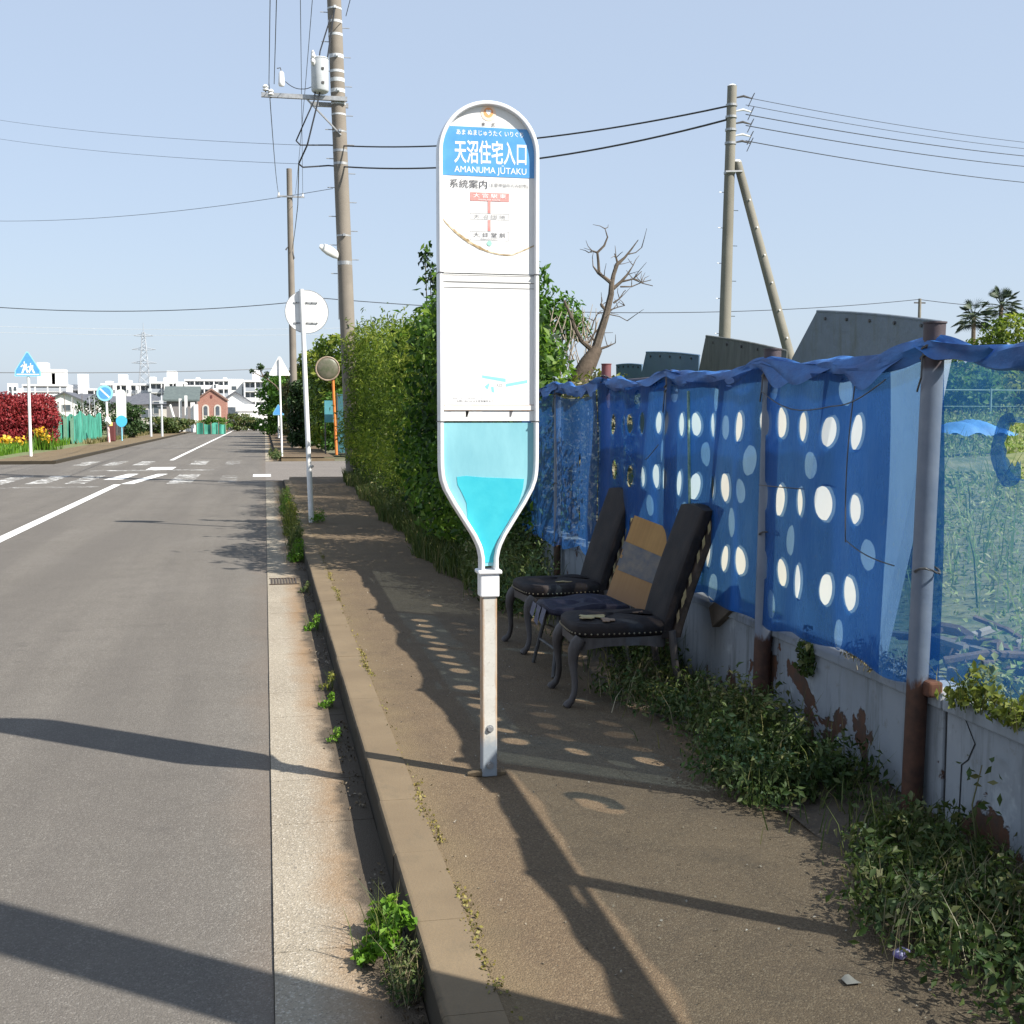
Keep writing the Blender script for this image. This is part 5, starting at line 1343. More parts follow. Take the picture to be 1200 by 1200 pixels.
for k, (y, l, h_, lab) in enumerate(((14.3, .5, .10, 'nearest short tuft of the kerb weeds before the round sign pole'), (15.6, .8, .17, 'bushy kerb weed tuft a little nearer than the round sign pole'), (17.4, .9, .22, 'tallest kerb weed tuft beside the foot of the round sign pole'), (19.3, 1.0, .18, 'yellowish kerb weed tuft just past the round sign pole'), (21.4, 1.1, .19, 'kerb weed tuft farther on, second from the side street'), (23.8, 1.0, .15, 'kerb weed tuft nearest the side street'))):
    weed(lab, (.35 + .02 * (k % 2), y, -.12), [(0, 0, h_ * .8, .11, l * .5, h_), (.02, l * .4, h_, .09, l * .35, h_ * 1.1), (-.03, -l * .4, h_ * .6, .10, l * .4, h_ * .7)], 1150, .045, (LF_fresh, LF_weed, LF_yellow, LF_yellow, LF_fresh, LF_weed)[k], 170 + k, 'weeds growing in the gutter', 90, h_ * 2.2, .4, .45, 7)
weed('weed tuft at the kerb end beyond the side street', (.38, 47.5, -.1), [(0, 0, .2, .3, 1.2, .25), (.1, 1.6, .15, .25, .8, .2)], 1200, .09, LF_weed, 71, 'weeds growing in the gutter', 60, .4)
weed('weed patch at the foot of the round sign pole', (.74, 18.0, 0), [(0, 0, .08, .14, .35, .1)], 500, .04, LF_fresh, 72, None, 20, .18)
# on the wall
weed('yellow-green weed hanging over the wall top right of the nearest pipe post', (2.50, 3.80, .53), [(0, 0, .05, .10, .16, .11), (-.06, .02, -.04, .06, .1, .10), (0, -.2, .04, .08, .14, .07)], 900, .036, LF_yellow, 81, 'weeds on top of the wall', 20, .16, .6)
weed('dry brown weed tuft on the wall top just left of the nearest pipe post', (2.50, 4.42, .53), [(0, 0, .03, .1, .30, .07), (0, .2, .03, .08, .2, .06)], 700, .03, leafmat('withered_leaves', [G(.05, .06, .025), G(.14, .12, .06), G(.2, .17, .1)], .2), 82, 'weeds on top of the wall', 60, .14, .4, dry=True)
weed('small green ivy spray hanging down the wall below the white foam board', (2.465, 5.12, .36), [(0, 0, .10, .03, .09, .13), (0, .03, -.06, .025, .06, .10)], 380, .035, LF_weed, 83, 'weeds on top of the wall', 4, .12, .6)
weed('pale weed sprigs on the wall top at the right edge of the picture', (2.50, 3.25, .52), [(0, 0, .05, .09, .16, .10), (-.04, .12, -.02, .05, .1, .08), (0, -.3, .05, .1, .2, .1)], 900, .034, LF_yellow, 84, 'weeds on top of the wall', 20, .16, .6)
weed('withered weed strip along the wall top at the right between the bright sprigs', (2.50, 3.5, .525), [(0, 0, .02, .08, .3, .05)], 300, .03, LF_weed, 85, 'weeds on top of the wall', 40, .12, .4, dry=True)
for k, (y, z0, h_) in enumerate(((2.98, .12, .42), (3.62, .10, .36))):
    t = thing('tall_weed', ('thin pale-leaved weed stem rising before the wall at the right edge', 'thin weed stem rising before the wall beside the cracked joint')[k], 'weed', (2.40, y, .02), 0, 'single weed stems before the wall')
    rng = np.random.default_rng(90 + k)
    MB().tube([(0, 0, 0), (-.02, .02, h_ * .6), (.0, .0, h_)], [.004, .003, .002], 5).build('stem', M_stem, t)
    P = np.stack([rng.normal(size=26) * .05, rng.normal(size=26) * .06, rng.uniform(.35, 1.05, 26) * h_], 1)
    leaf_mesh('leaves', LF_weed, P, rng.normal(size=(26, 3)), .04, rng, t, .45)
# verge at the hedge foot, grass (nobody could count it)
rng = np.random.default_rng(100)
n = 9000; y = rng.uniform(10.6, 31, n); x = 1.72 + .012 * np.clip(y - 14, 0, 20) + .06 * np.sin(y * 1.3) + .05 * np.sin(y * 4.1) + np.abs(rng.normal(size=n)) * .28
tag(blades('grass', LF_grass, np.stack([x, y, np.zeros(n)], 1), .26, rng, None, .012, .5), kind='stuff')
n = 9000; y = rng.uniform(10.8, 31, n); x = 1.85 + .012 * np.clip(y - 14, 0, 20) + .06 * np.sin(y * 1.3) + .05 * np.sin(y * 4.1) + np.abs(rng.normal(size=n)) * .3
P = np.stack([x, y, np.abs(rng.normal(size=n)) * (.10 + .5 * np.clip(x - 1.9, 0, 1))], 1)
tag(leaf_mesh('ground_cover', LF_weed, P, rng.normal(size=(n, 3)), .06, rng), kind='stuff')
n = 2600; y = rng.uniform(2.4, 10.5, n); x = 2.46 - np.abs(rng.normal(size=n)) * .22
tag(blades('grass', LF_grass, np.stack([x, y, np.full(n, .02)], 1), .13, rng, None, .006, .7), kind='stuff')
rng = np.random.default_rng(103)
n = 2600; y = rng.uniform(2.6, 14, n); k_ = (np.sin(y * 3.1) * np.sin(y * 1.3 + 1) > .15) | (rng.random(n) < .10); y = y[k_]; n = len(y)
P = np.stack([.606 + rng.normal(size=n) * .012 + .012 * np.sin(y * 9), y, .004 + np.abs(rng.normal(size=n)) * .004], 1)
tag(leaf_mesh('moss', leafmat('moss', [G(.10, .10, .02), G(.17, .15, .035), G(.22, .17, .05)], .1), P, rng.normal(size=(n, 3)), .012, rng, None, .8), kind='stuff')
n = 1500; y = 2.6 + 22 * rng.random(n) ** 1.5; x = .415 - np.abs(rng.normal(size=n)) * .05; k_ = (np.sin(y * 4.3) * np.sin(y * 1.9 + 2) > -.1); x, y = x[k_], y[k_]; n = len(y)
P = np.stack([x, y, -.119 + np.abs(rng.normal(size=n)) * .006], 1)
tag(leaf_mesh('leaf_litter', leafmat('leaf_litter', [G(.03, .022, .014), G(.075, .052, .03), G(.15, .115, .07), G(.22, .19, .15)], .05), P, rng.normal(size=(n, 3)), .020, rng, None, .5, .6, 1.2), kind='stuff')
n = 700; y = rng.uniform(2.6, 12, n); x = rng.uniform(.62, 2.3, n); P = np.stack([x, y, np.full(n, .002)], 1)
tag(leaf_mesh('grit', leafmat('grit', [G(.06, .05, .035), G(.20, .17, .12), G(.35, .32, .27)], .0), P, rng.normal(size=(n, 3)), .010, rng, None, .7, .3, 2), kind='stuff')
# field of weeds behind the fence
rng = np.random.default_rng(101)
n = 95000; u = rng.uniform(0, 1, n) ** 1.0; x = 2.9 + 21 * u ** 1.5; y = rng.uniform(2.5, 29, n)
keep = ~((x < 3.5) & (y > 4.4) & (y < 8.5)); x, y = x[keep], y[keep]; n = len(x)
zb = .44 + np.clip(x - 3.2, 0, None) * .085 
tall = .16 + .26 * np.clip(np.sin(x * 1.1 + 2) * np.sin(y * .9 + x * .4) + .5, 0, 1.4)
P = np.stack([x, y, np.minimum(zb, 1.3) + tall * rng.uniform(.05, 1, n)], 1)
nr_ = x < 6.5
tag(leaf_mesh('field_weeds', LF_field, P[~nr_], rng.normal(size=((~nr_).sum(), 3)), .075, rng, None, .4), kind='stuff')
tag(leaf_mesh('field_weeds', LF_field, P[nr_], rng.normal(size=(nr_.sum(), 3)), .048, rng, None, .38), kind='stuff')
n2 = 9000
i = rng.integers(n, size=n2)
tag(blades('field_grass', LF_field, np.stack([x[i], y[i], np.minimum(zb[i], 1.3)], 1), .42, rng, None, .012, .5), kind='stuff')
rng = np.random.default_rng(102)
n = 4200; y = rng.uniform(-.5, 4.3, n); x = 2.68 + np.abs(rng.normal(size=n)) * .16
h_ = .14 + .36 * np.clip(np.sin(y * 5.1) * np.sin(y * 2.3 + 1) + .55, 0, 1.3)
P = np.stack([x, y, .46 + h_ * rng.uniform(0, 1.1, n)], 1)
tag(leaf_mesh('field_weeds', LF_field, P, rng.normal(size=(n, 3)), .05, rng, None, .4), kind='stuff')
# heap of sticks just behind the wall
hp = thing('stick_heap', 'heap of pale dry sticks and rubble behind the wall beside the nearest pipe post', 'stick heap', (2.95, 4.35, .46))
rr = random.Random(14)
for k in range(34):
    a = rr.uniform(-.5, .5) + (math.pi / 2 if k % 4 else 0); l = rr.uniform(.2, .55); cx, cy, cz = rr.uniform(-.2, .3), rr.uniform(-.5, .5), rr.uniform(.02, .17)
    d = Vector((math.cos(a) * l / 2, math.sin(a) * l / 2, rr.uniform(-.06, .06)))
    o = MB().tube([Vector((cx, cy, cz)) - d, Vector((cx, cy, cz)) + Vector((0, 0, .02)), Vector((cx, cy, cz)) + d], [rr.uniform(.012, .03)] * 3, 6).build('stick', (M_dead, M_conc2, M_bark)[k % 3], hp)
for k in range(7):
    o = MB().box((rr.uniform(-.15, .2), rr.uniform(-.4, .4), rr.uniform(.05, .13)), (.14, .2, .07), rz=rr.uniform(0, 3), rx=rr.uniform(-.4, .4)).build('rubble', M_conc, hp, bevel=.012)
# blue tarp and wire fence across the field
c = gy(1152, 492, 16)
tp = MB().grid(lambda u, v: (c[0] - .55 + 1.15 * u, 16 + .8 * v, 1.30 + .20 * math.sin(u * 3.14) ** .7 * math.sin(v * 3.14) ** .6 + .03 * math.sin(u * 19 + v * 7)), 18, 10).build('blue_tarp', mat('tarp_blue', (.05, .17, .38, 1), (.08, .24, .48, 1), 4, .6), smooth=True)
tag(tp, 'small heap under a bright blue tarpaulin out in the weedy field', 'tarpaulin')
M_gwire = mat('green_wire', (.14, .24, .20, 1), (.20, .30, .26, 1), 6, .6)
wf = thing('wire_fence', 'thin green wire fence across the far side of the field', 'fence', (11, 20, .9))
for k in range(7): MB().cyl((-3.5 + 1.9 * k, 0, 0), (-3.5 + 1.9 * k, 0, 1.18), .02, n=6).build('post', M_gwire, wf)
for z in (.25, .55, .85, 1.15): MB().cyl((-3.5, 0, z), (8, 0, z), .006 if z < 1 else .011, n=5).build('wire', M_gwire, wf)

# trees beyond the field on the right
def tree(label, loc, h, r, n, size, m, seed, group=None, trunk_h=.4, lumps=None, gap=.35, gs=.8, name='tree', aspect=.55):
    t = thing(name, label, 'tree', loc, 0, group)
    rng = np.random.default_rng(seed); rr = random.Random(seed)
    if lumps is None:
        lumps = []
        for k in range(9):
            a = 2 * math.pi * k / 9 + rr.uniform(-.3, .3); q = rr.uniform(.2, .6)
            lumps.append((r * q * math.cos(a), r * q * math.sin(a), h * rr.uniform(trunk_h + .05, .86), r * rr.uniform(.38, .6), r * rr.uniform(.38, .6), h * rr.uniform(.12, .22)))
        lumps.append((0, 0, h * .8, r * .5, r * .5, h * .2))
    P, D = crown_points(rng, lumps, n, .35, gap, gs / r * 2.2, .1)
    leaf_mesh('crown', m, P, D, size, rng, t, aspect)
    paths = [([(0, 0, -.1), (.05 * r, 0, h * trunk_h * .6), (0, .05 * r, h * .7)], [.06 * r + .04, .05 * r + .03, .02 * r])]
    for k in range(6):
        l = lumps[k % len(lumps)]; paths.append(([(0, 0, h * trunk_h * .7), (l[0] * .5, l[1] * .5, h * trunk_h + .1 * h), (l[0], l[1], l[2])], [.035 * r, .025 * r, .008 * r]))
    trunk(t, paths)
    return t
for k, (px, top, Y, r, m, lab) in enumerate(((1125, 424, 34, 2.0, LF_tree, 'low green bush behind the wire fence, left of its taller neighbours'), (1165, 420, 36, 2.2, LF_feather, 'yellow-green bush behind the wire fence beneath the palms'), (1210, 410, 36, 2.2, LF_tree, 'green bush behind the wire fence at the right edge'), (1095, 432, 36, 1.8, LF_dark, 'dark low bush behind the wire fence, hidden partly by the nearest pipe post'))):
    a = gy(px, top, Y); tree(lab, (a[0], Y, .9), a[2] - .9, r, 2600, .22, m, 110 + k, 'bushes across the field', .15)
a = gy(1185, 372, 58); tree('bright leafy tree standing right of the two palms on the far right', (a[0] + .5, 58, .5), a[2] - .2, 3.0, 5200, .26, LF_feather, 118, None, .25)
def palm(label, loc, h, seed, s):
    t = thing('palm_tree', label, 'palm tree', loc, 0, 'palms on the far right'); rr = random.Random(seed)
    trunk(t, [([(0, 0, 0), (.05, 0, h * .5), (0, 0, h)], [.16, .13, .11])], M_bark)
    mb = MB()
    for k in range(44):
        a = rr.uniform(0, 6.28); e = rr.uniform(-.9, 1.3); L_ = s * rr.uniform(.8, 1.1)
        d = Vector((math.cos(a) * math.cos(e), math.sin(a) * math.cos(e), math.sin(e))); b_ = Vector((0, 0, h))
        m1 = b_ + d * L_ * .55
        side = d.cross(Vector((0, 0, 1))).normalized(); upv = side.cross(d)
        for j in range(11):
            w_ = (j - 5) / 5 * 1.15; q = (d * math.cos(w_) + side * math.sin(w_)).normalized()
            e1 = m1 + q * L_ * .55 - Vector((0, 0, .08)) * L_
            mb.add([m1 - upv * .02, m1 + q * L_ * .28 + upv * .035, e1, m1 + q * L_ * .28 - upv * .035], [(0, 1, 2, 3)])
        mb.tube([b_, m1], [.02, .012], 4)
    o = mb.build('fronds', mat('palm_frond', (.03, .055, .03, 1), (.06, .09, .045, 1), 3, .6), t)
a = gy(1141, 372, 60); palm('darker drooping palm on the far right, left and lower of the two', (a[0], 60, .5), a[2] - .5, 4, 1.1)
a = gy(1173, 358, 60); palm('taller upright palm on the far right, right of its neighbour', (a[0], 60, .5), a[2] - .5, 5, 1.1)

# trees and shrubs beyond the side street, right of the road
GRP = 'roadside trees beyond the side street'
def masslumps(h, r, seed):
    rr = random.Random(seed); out = []
    for z in (.16, .42, .68, .86):
        for k in range(4):
            a = 1.57 * k + rr.uniform(-.4, .4); q = r * (.5 if z < .7 else .3)
            out.append((q * math.cos(a), q * math.sin(a), h * z, r * .55, r * .6, h * .15))
    return out
for lab, loc, h, r, n_, s_, m_, sd in (
    ('dark bushy tree behind the round sign, left of the traffic mirror', (3.55, 55, 0), 5.2, 1.7, 6000, .24, LF_feather, 131),
    ('green shrub below the traffic mirror', (3.45, 52.0, 0), 2.7, 1.1, 4200, .18, LF_tree, 132),
    ('dark ivy-clad bush wrapped round the foot of the slender pole', (1.78, 58.5, 0), 3.3, .72, 4200, .2, LF_dark, 133),
    ('yellow-green tree crown poking out left of the slender pole', (2.7, 68, 0), 5.2, 1.3, 4200, .26, LF_feather, 134),
    ('dark evergreen filling the verge behind the slender pole', (3.2, 64, 0), 4.2, 1.5, 4600, .24, LF_dark, 139),
    ('olive bush between the brownish tree and the far crossing sign', (2.9, 82, 0), 3.8, 1.4, 3600, .28, LF_weed, 140),
    ('brownish tree behind the triangular sign', (2.9, 76, 0), 4.7, 1.9, 4600, .28, None, 135),
    ('broad green tree overhanging the pavement behind the far crossing sign', (2.0, 98, 0), 4.9, 2.7, 6500, .34, LF_tree, 136),
    ('deep green tree filling the gap right of the far crossing sign', (3.0, 88, 0), 4.6, 1.8, 5000, .32, LF_dark, 137),
    ('dark hedge tree at the far end of the right pavement', (2.4, 112, 0), 4.2, 2.0, 3000, .36, LF_dark, 138)):
    m_ = m_ or leafmat('olive_leaves', [G(.05, .06, .02), G(.09, .09, .03), G(.13, .12, .05)], .3)
    tree(lab, loc, h, r, n_, s_, m_, sd, GRP, .1, masslumps(h, r, sd), .15, 1.2)
t = thing('garden_tree', 'sparse garden tree with two dark leaf tufts above the far foliage', 'tree', (gy(308, 440, 90)[0], 90, 0)); rng = np.random.default_rng(5)
trunk(t, [([(2.4, 3, 0), (1.9, 2, 2.4), (.9, .8, 3.8), (.0, 0, 4.5), (-.2, 0, 5.0)], [.1, .08, .06, .05, .03]), ([(.0, 0, 4.4), (-.6, 0, 4.7)], [.05, .03]), ([(.0, 0, 4.4), (.4, 0, 4.7)], [.05, .03])])
P, D = crown_points(rng, [(-.2, 0, 5.1, .3, .3, .28), (-.75, 0, 4.8, .22, .22, .2), (.3, 0, 4.6, .25, .25, .25)], 260, .1); leaf_mesh('tufts', LF_dark, P, D, .2, rng, t)
tl = thing('boundary_board', 'teal boundary board between the orange mirror pole and the shrub', 'board', (2.66, 50.2, 0)); MB().box((0, 0, 1.75), (.45, .06, .9)).build('panel', mat('teal', (.05, .22, .26, 1), (.08, .28, .32, 1), 3), tl); MB().cyl((-.2, .05, 0), (-.2, .05, 2.2), .03).build('post', M_dark, tl)
tl = thing('teal_gate', 'dark teal gate edge right of the orange mirror pole', 'gate', (3.2, 49.6, 0)); MB().box((0, 0, 1.25), (.5, .06, 2.4)).build('panel', mat('dark_teal', (.02, .09, .11, 1), (.03, .12, .14, 1), 3), tl); MB().cyl((-.28, .0, 0), (-.28, .0, 2.5), .03).build('post', M_dark, tl)

# ------------------------------------------------------------------ left side of the road
def hedge_box(name, label, a, b_, h, n, size, m, seed, cat_='hedge'):
    t = thing(name, label, cat_, a); rng = np.random.default_rng(seed)
    d = Vector(b_) - Vector(a)
    lum = []
    k = max(4, int(d.length / .75))
    for i in range(k):
        q = d * ((i + .5) / k)
        for z in (.25, .55, .8): lum.append((q.x + rng.normal() * .05, q.y, h * z, .62, .8, h * .22))
    P, D = crown_points(rng, lum, n, .5, .08, 2, .05)
    leaf_mesh('foliage', m, P, D, size, rng, t, .6)
    trunk(t, [([Vector((l[0], l[1], 0)), Vector((l[0], l[1], h * .7))], [.06, .03]) for l in lum[::2]], M_bark, 'stem', 5)
    return t
hedge_box('red_hedge', 'tall hedge of deep red leaves at the left edge of the picture', (gy(-34, 500, 60)[0], 60, -.1), (gy(62, 500, 64)[0], 64, -.1), 2.75, 21000, .13, LF_red, 201)
# yellow flowers before it
for k, (px, py, Y) in enumerate(((6, 516, 58), (24, 517, 59), (47, 506, 62), (53, 514, 62))):
    a = gy(px, py, Y); rng = np.random.default_rng(210 + k)
    t = thing('flower_plant', ['yellow flower clump before the red hedge at the picture edge', 'yellow flower clump just left of the crossing sign pole', 'upper yellow flower clump right of the crossing sign pole', 'lower yellow flower clump right of the crossing sign pole'][k], 'flowers', (a[0], Y, -.1), 0, 'yellow flowers before the red hedge')
    P, D = crown_points(rng, [(0, 0, a[2] + .1, .30, .3, .26)], 60, .2); leaf_mesh('petals', LF_flower, P, D, .16, rng, t, .7)
    bs = np.stack([rng.normal(size=60) * .3, rng.normal(size=60) * .2, np.zeros(60)], 1); blades('leaves', LF_fresh, bs, max(.6, a[2] + .2), rng, t, .05, .3)
rng = np.random.default_rng(220)
n = 5200; y = rng.uniform(50, 74, n); x = -10.9 - np.abs(rng.normal(size=n)) * .9 - (y - 60) * .02
tag(blades('grass', LF_fresh, np.stack([x, y, np.full(n, -.1)], 1), .42, rng, None, .05, .5), kind='stuff')
n = 3000; y = rng.uniform(74, 120, n); x = -9.7 - np.abs(rng.normal(size=n)) * .5
tag(blades('grass', leafmat('dry_verge', [G(.12, .10, .04), G(.18, .15, .07), G(.12, .14, .04)], .2), np.stack([x, y, np.full(n, -.1)], 1), .3, rng, None, .07, .5), kind='stuff')
# green garden net on stakes
gf = thing('garden_net_fence', 'green garden net hung on crooked stakes beyond the red hedge', 'fence', (-11.35, 69, -.1))
M_gnet = mat('green_net', (.02, .15, .105, 1), (.07, .36, .27, 1), 1.6, .7, stretch=(1, 1, .4)); rr = random.Random(9)
MB().grid(lambda u, v: (.05 * math.sin(u * 40) * (1 - v) + .03 * math.sin(u * 97), 20 * u, (1.75 + .22 * math.sin(u * 21) * math.sin(u * 9)) * v), 70, 4).build('net', M_gnet, gf, smooth=True)
for k in range(15):
    y = 20 * k / 14 + rr.uniform(-.3, .3); MB().cyl((-.08, y, 0), (-.08 + rr.uniform(-.15, .15), y + rr.uniform(-.2, .2), rr.uniform(1.9, 3.1)), .024, .016, 6).build('stake', (M_polewood, M_tank)[k % 2], gf)
for k in range(3):
    MB().grid(lambda u, v: (.10, 20 * (k + .5) / 8 + (u - .5) * 1.4, .15 + 1.5 * v + .15 * math.sin(u * 6 + k)), 6, 3).build('net_patch', mat('green_net_pale', (.08, .20, .13, 1), (.13, .25, .17, 1), 2) if k == 0 else bpy.data.materials['green_net_pale'], gf, smooth=True)
gf2 = thing('garden_net_fence', 'short green net across the plot before the brick house', 'fence', (gy(246, 500, 112)[0], 112, -.1))
MB().grid(lambda u, v: (-1.2 + 2.6 * u, .1 * math.sin(u * 20), (.95 + .1 * math.sin(u * 12)) * v), 20, 3).build('net', M_gnet, gf2, smooth=True)
for k in range(5): MB().cyl((-1.2 + .65 * k, -.08, 0), (-1.2 + .65 * k, -.08, 1.1), .04, n=6).build('stake', M_polewood, gf2)
# black railing
bf = thing('iron_railing', 'dark open railing along the left footpath beyond the far bus stop', 'railing', (-10.2, 88, -.1))
for k in range(16): MB().cyl((.02 * k, .55 * k, 0), (.02 * k, .55 * k, 1.35), .035 if k % 5 else .07, n=6).build('bar', M_dark, bf)
for z in (.2, 1.25): MB().cyl((0, 0, z), (.3, 8.3, z), .035, n=6).build('rail', M_dark, bf)
# houses
M_hw = mat('white_render', (.74, .74, .73, 1), (.66, .66, .65, 1), .8, .8)
M_hc = mat('cream_render', (.55, .52, .47, 1), (.48, .46, .42, 1), .8, .8)
M_roof = mat('slate_roof', (.075, .08, .095, 1), (.11, .115, .13, 1), 3, .6, .3, 6)
M_roofg = mat('green_grey_roof', (.075, .095, .095, 1), (.10, .125, .12, 1), 3, .6)
M_glass = mat('window_dark', (.06, .075, .09, 1), (.10, .12, .14, 1), 1.5, .2)
M_wframe = mat('window_frame', (.55, .54, .52, 1), rough=.5)
m, N, b = newmat('brick'); v = N.obj()
bk = N.new('ShaderNodeTexBrick'); bk.inputs['Scale'].default_value = 4.2; bk.inputs['Color1'].default_value = (.26, .105, .075, 1); bk.inputs['Color2'].default_value = (.33, .15, .11, 1); bk.inputs['Mortar'].default_value = (.38, .29, .25, 1); bk.inputs['Mortar Size'].default_value = .02
mp = N.new('ShaderNodeMapping'); mp.inputs['Rotation'].default_value = (R(90), 0, 0); N.link(v, mp.inputs[0]); N.link(mp.outputs[0], bk.inputs[0])
N.link(bk.outputs[0], b.inputs['Base Color']); b.inputs['Roughness'].default_value = .9; M_brick = m
def house(name, label, loc, w_, d_, h, roofh, wallm, roofm, wins, gable='front', over=.35, cat_='house', rz=0):
    """front wall faces -Y; wins: (x, z, width, height) on the front"""
    t = thing(name, label, cat_, loc, rz)
    MB().box2((-w_ / 2, 0, 0), (w_ / 2, d_, h)).build('wall', wallm, t)
    rf = MB()
    if gable == 'front':
        MB().prism([(-w_ / 2, h), (w_ / 2, h), (0, h + roofh)], .003, d_ - .003).build('gable', wallm, t)
        e = over; s = roofh / (w_ / 2)
        rf.prism([(-w_ / 2 - e, h - e * s), (0, h + roofh), (w_ / 2 + e, h - e * s), (w_ / 2 + e, h - e * s + .18), (0, h + roofh + .18), (-w_ / 2 - e, h - e * s + .18)], -over, d_ + over)
    elif gable == 'side':
        MB().prism([(.003, h), (d_ - .003, h), (d_ / 2, h + roofh)], -w_ / 2 + .003, w_ / 2 - .003, 'x').build('gable', wallm, t)
        e = over; s = roofh / (d_ / 2)
        rf.prism([(-e, h - e * s), (d_ / 2, h + roofh), (d_ + e, h - e * s), (d_ + e, h - e * s + .18), (d_ / 2, h + roofh + .18), (-e, h - e * s + .18)], -w_ / 2 - over, w_ / 2 + over, 'x')
    elif gable == 'hip':
        e = over; a, b0 = w_ / 2 + e, -e; b1 = d_ + e; k = min(w_, d_) * .45
        rf.add([(-a, b0, h - .1), (a, b0, h - .1), (a, b1, h - .1), (-a, b1, h - .1), (-a + k, d_ / 2, h + roofh), (a - k, d_ / 2, h + roofh)], [(0, 1, 5, 4), (1, 2, 5), (2, 3, 4, 5), (3, 0, 4), (0, 3, 2, 1)])
    rfo = rf.build('roof', roofm, t)
    for x, z, ww, hh in wins:
        f = MB().box2((x - ww / 2 - .08, -.06, z - hh / 2 - .08), (x + ww / 2 + .08, .0, z + hh / 2 + .08)).build('window', M_wframe, t)
        MB().box2((x - ww / 2, -.075, z - hh / 2), (x + ww / 2, -.061, z + hh / 2)).build('pane', M_glass, f)
    return t, rfo
def atx(px, Y): return gy(px, 480, Y)[0]
Yh = 150
house('white_house', 'white gabled house with a dark slate roof behind the garden net fence', (atx(76, Yh), Yh, -.1), 4.5, 8, 3.3, 1.05, M_hw, M_roof, [(-1.0, 2.6, .5, .7), (.2, 2.6, .9, .7)], 'front')
house('white_house_wing', 'low white wing with slate roof joined right of the white gabled house', (atx(93, Yh + 1), Yh + 2, -.1), 3.2, 6, 3.0, 1.15, M_hw, M_roof, [(-.2, 2.45, .9, .7)], 'side')
house('grey_roof_house', 'cream house under a broad grey roof between the white house and the far pylon', (atx(114, 170), 170, -.1), 9.5, 8, 3.0, 1.2, M_hc, M_roof, [], 'side')
house('dark_roof_house', 'house with a wide dark blue-grey hipped roof behind the thin poles', (atx(166, 160), 160, -.1), 7.4, 8, 3.2, 1.4, M_hc, M_roof, [(-2.2, 1.9, 1.3, 1.1), (.6, 1.9, 1.3, 1.1)], 'hip')
house('slate_house', 'grey-walled house with slate roof left of the white columns', (atx(203, 145), 145, -.1), 5.6, 7, 3.1, 1.4, mat('grey_render', (.26, .27, .31, 1), (.34, .35, .38, 1), 1, .8), M_roof, [(-1.4, 2.6, 1.6, 1.4), (1.0, 2.6, 1.2, 1.4)], 'hip')
house('porch_house', 'house with green-grey roof and a row of white porch columns left of the brick house', (atx(212, 128), 129, -.1), 3.0, 6, 3.3, 1.3, mat('shade_grey_render', (.18, .17, .17, 1)), M_roofg, [], 'side')
for k, px in enumerate((212, 219, 227, 231)):
    a = gy(px, 506, 126); hgt = (3.4, 3.7, 3.0, 2.8)[k]
    t = thing('porch_column', ['leftmost', 'second', 'third', 'rightmost'][k] + ' of the white columns before the green-grey roofed house', 'column', (a[0], 126 - .4 * k, -.1), 0, 'white columns before the porch house')
    MB().box((0, 0, hgt / 2), (.42 if k > 1 else .26, .4, hgt)).build('shaft', M_hw, t); MB().box((0, 0, .2), (.6, .55, .4)).build('plinth', M_hw, t)
t = thing('slanting_beam', 'white beam slanting against the leftmost white column', 'beam', (gy(203, 505, 125)[0], 125, -.1)); a = gy(199, 473, 125); b_ = gy(208, 500, 125)
MB().cyl((a[0] - t.location.x, 0, a[2]), (b_[0] - t.location.x, 0, .2), .12, n=8).build('beam', M_hw, t)
t, rf = house('brick_house', 'small gabled brick house with arched pale window surrounds at the end of the road', (atx(248, 132), 132, -.1), 3.0, 6.5, 3.35, 1.05, M_brick, mat('tile_edge_roof', (.22, .13, .10, 1), (.17, .11, .09, 1), 3), [], 'front', .12)
for x in (-.62, .62):
    pts = [(x + .36 * math.cos(a), 2.5 + .36 * math.sin(a)) for a in [math.pi * k / 10 for k in range(11)]] + [(x - .36, 1.1), (x + .36, 1.1)]
    f = MB().prism(pts, -.05, 0).build('window', M_hc, t)
    pts = [(x + .2 * math.cos(a), 2.5 + .2 * math.sin(a)) for a in [math.pi * k / 10 for k in range(11)]] + [(x - .2, 1.7), (x + .2, 1.7)]
    MB().prism(pts, -.07, -.051).build('pane', M_glass, f)
MB().box2((-.1, -.04, 3.55), (.1, -.001, 3.85)).build('vent', mat('vent_maroon', (.12, .03, .03, 1)), t)
MB().box2((-1.95, .5, 2.9), (-1.52, 1.2, 4.2)).build('chimney', mat('chimney_maroon', (.13, .035, .04, 1)), rf)
house('white_house', 'white house with sloping dark roof edge right of the brick house', (atx(276, 150), 150, -.1), 4.4, 7, 3.0, 1.5, M_hw, M_roof, [(-.6, 2.2, 1.2, 1.0)], 'front', .3)
house('white_garage', 'low white building under the trees at the far end of the road', (atx(296, 145), 145, -.1), 3.4, 5, 2.2, .6, M_hw, M_hw, [], 'side', .1)
t = thing('garden_shed', 'white boarded porch bay left of the slate house', 'shed', (atx(193, 138), 138, -.1)); MB().box((0, 0, 1.3), (1.2, 1, 2.6)).build('wall', M_hc, t); MB().box((0, 0, 2.7), (1.5, 1.3, .15)).build('roof', M_roof, t)
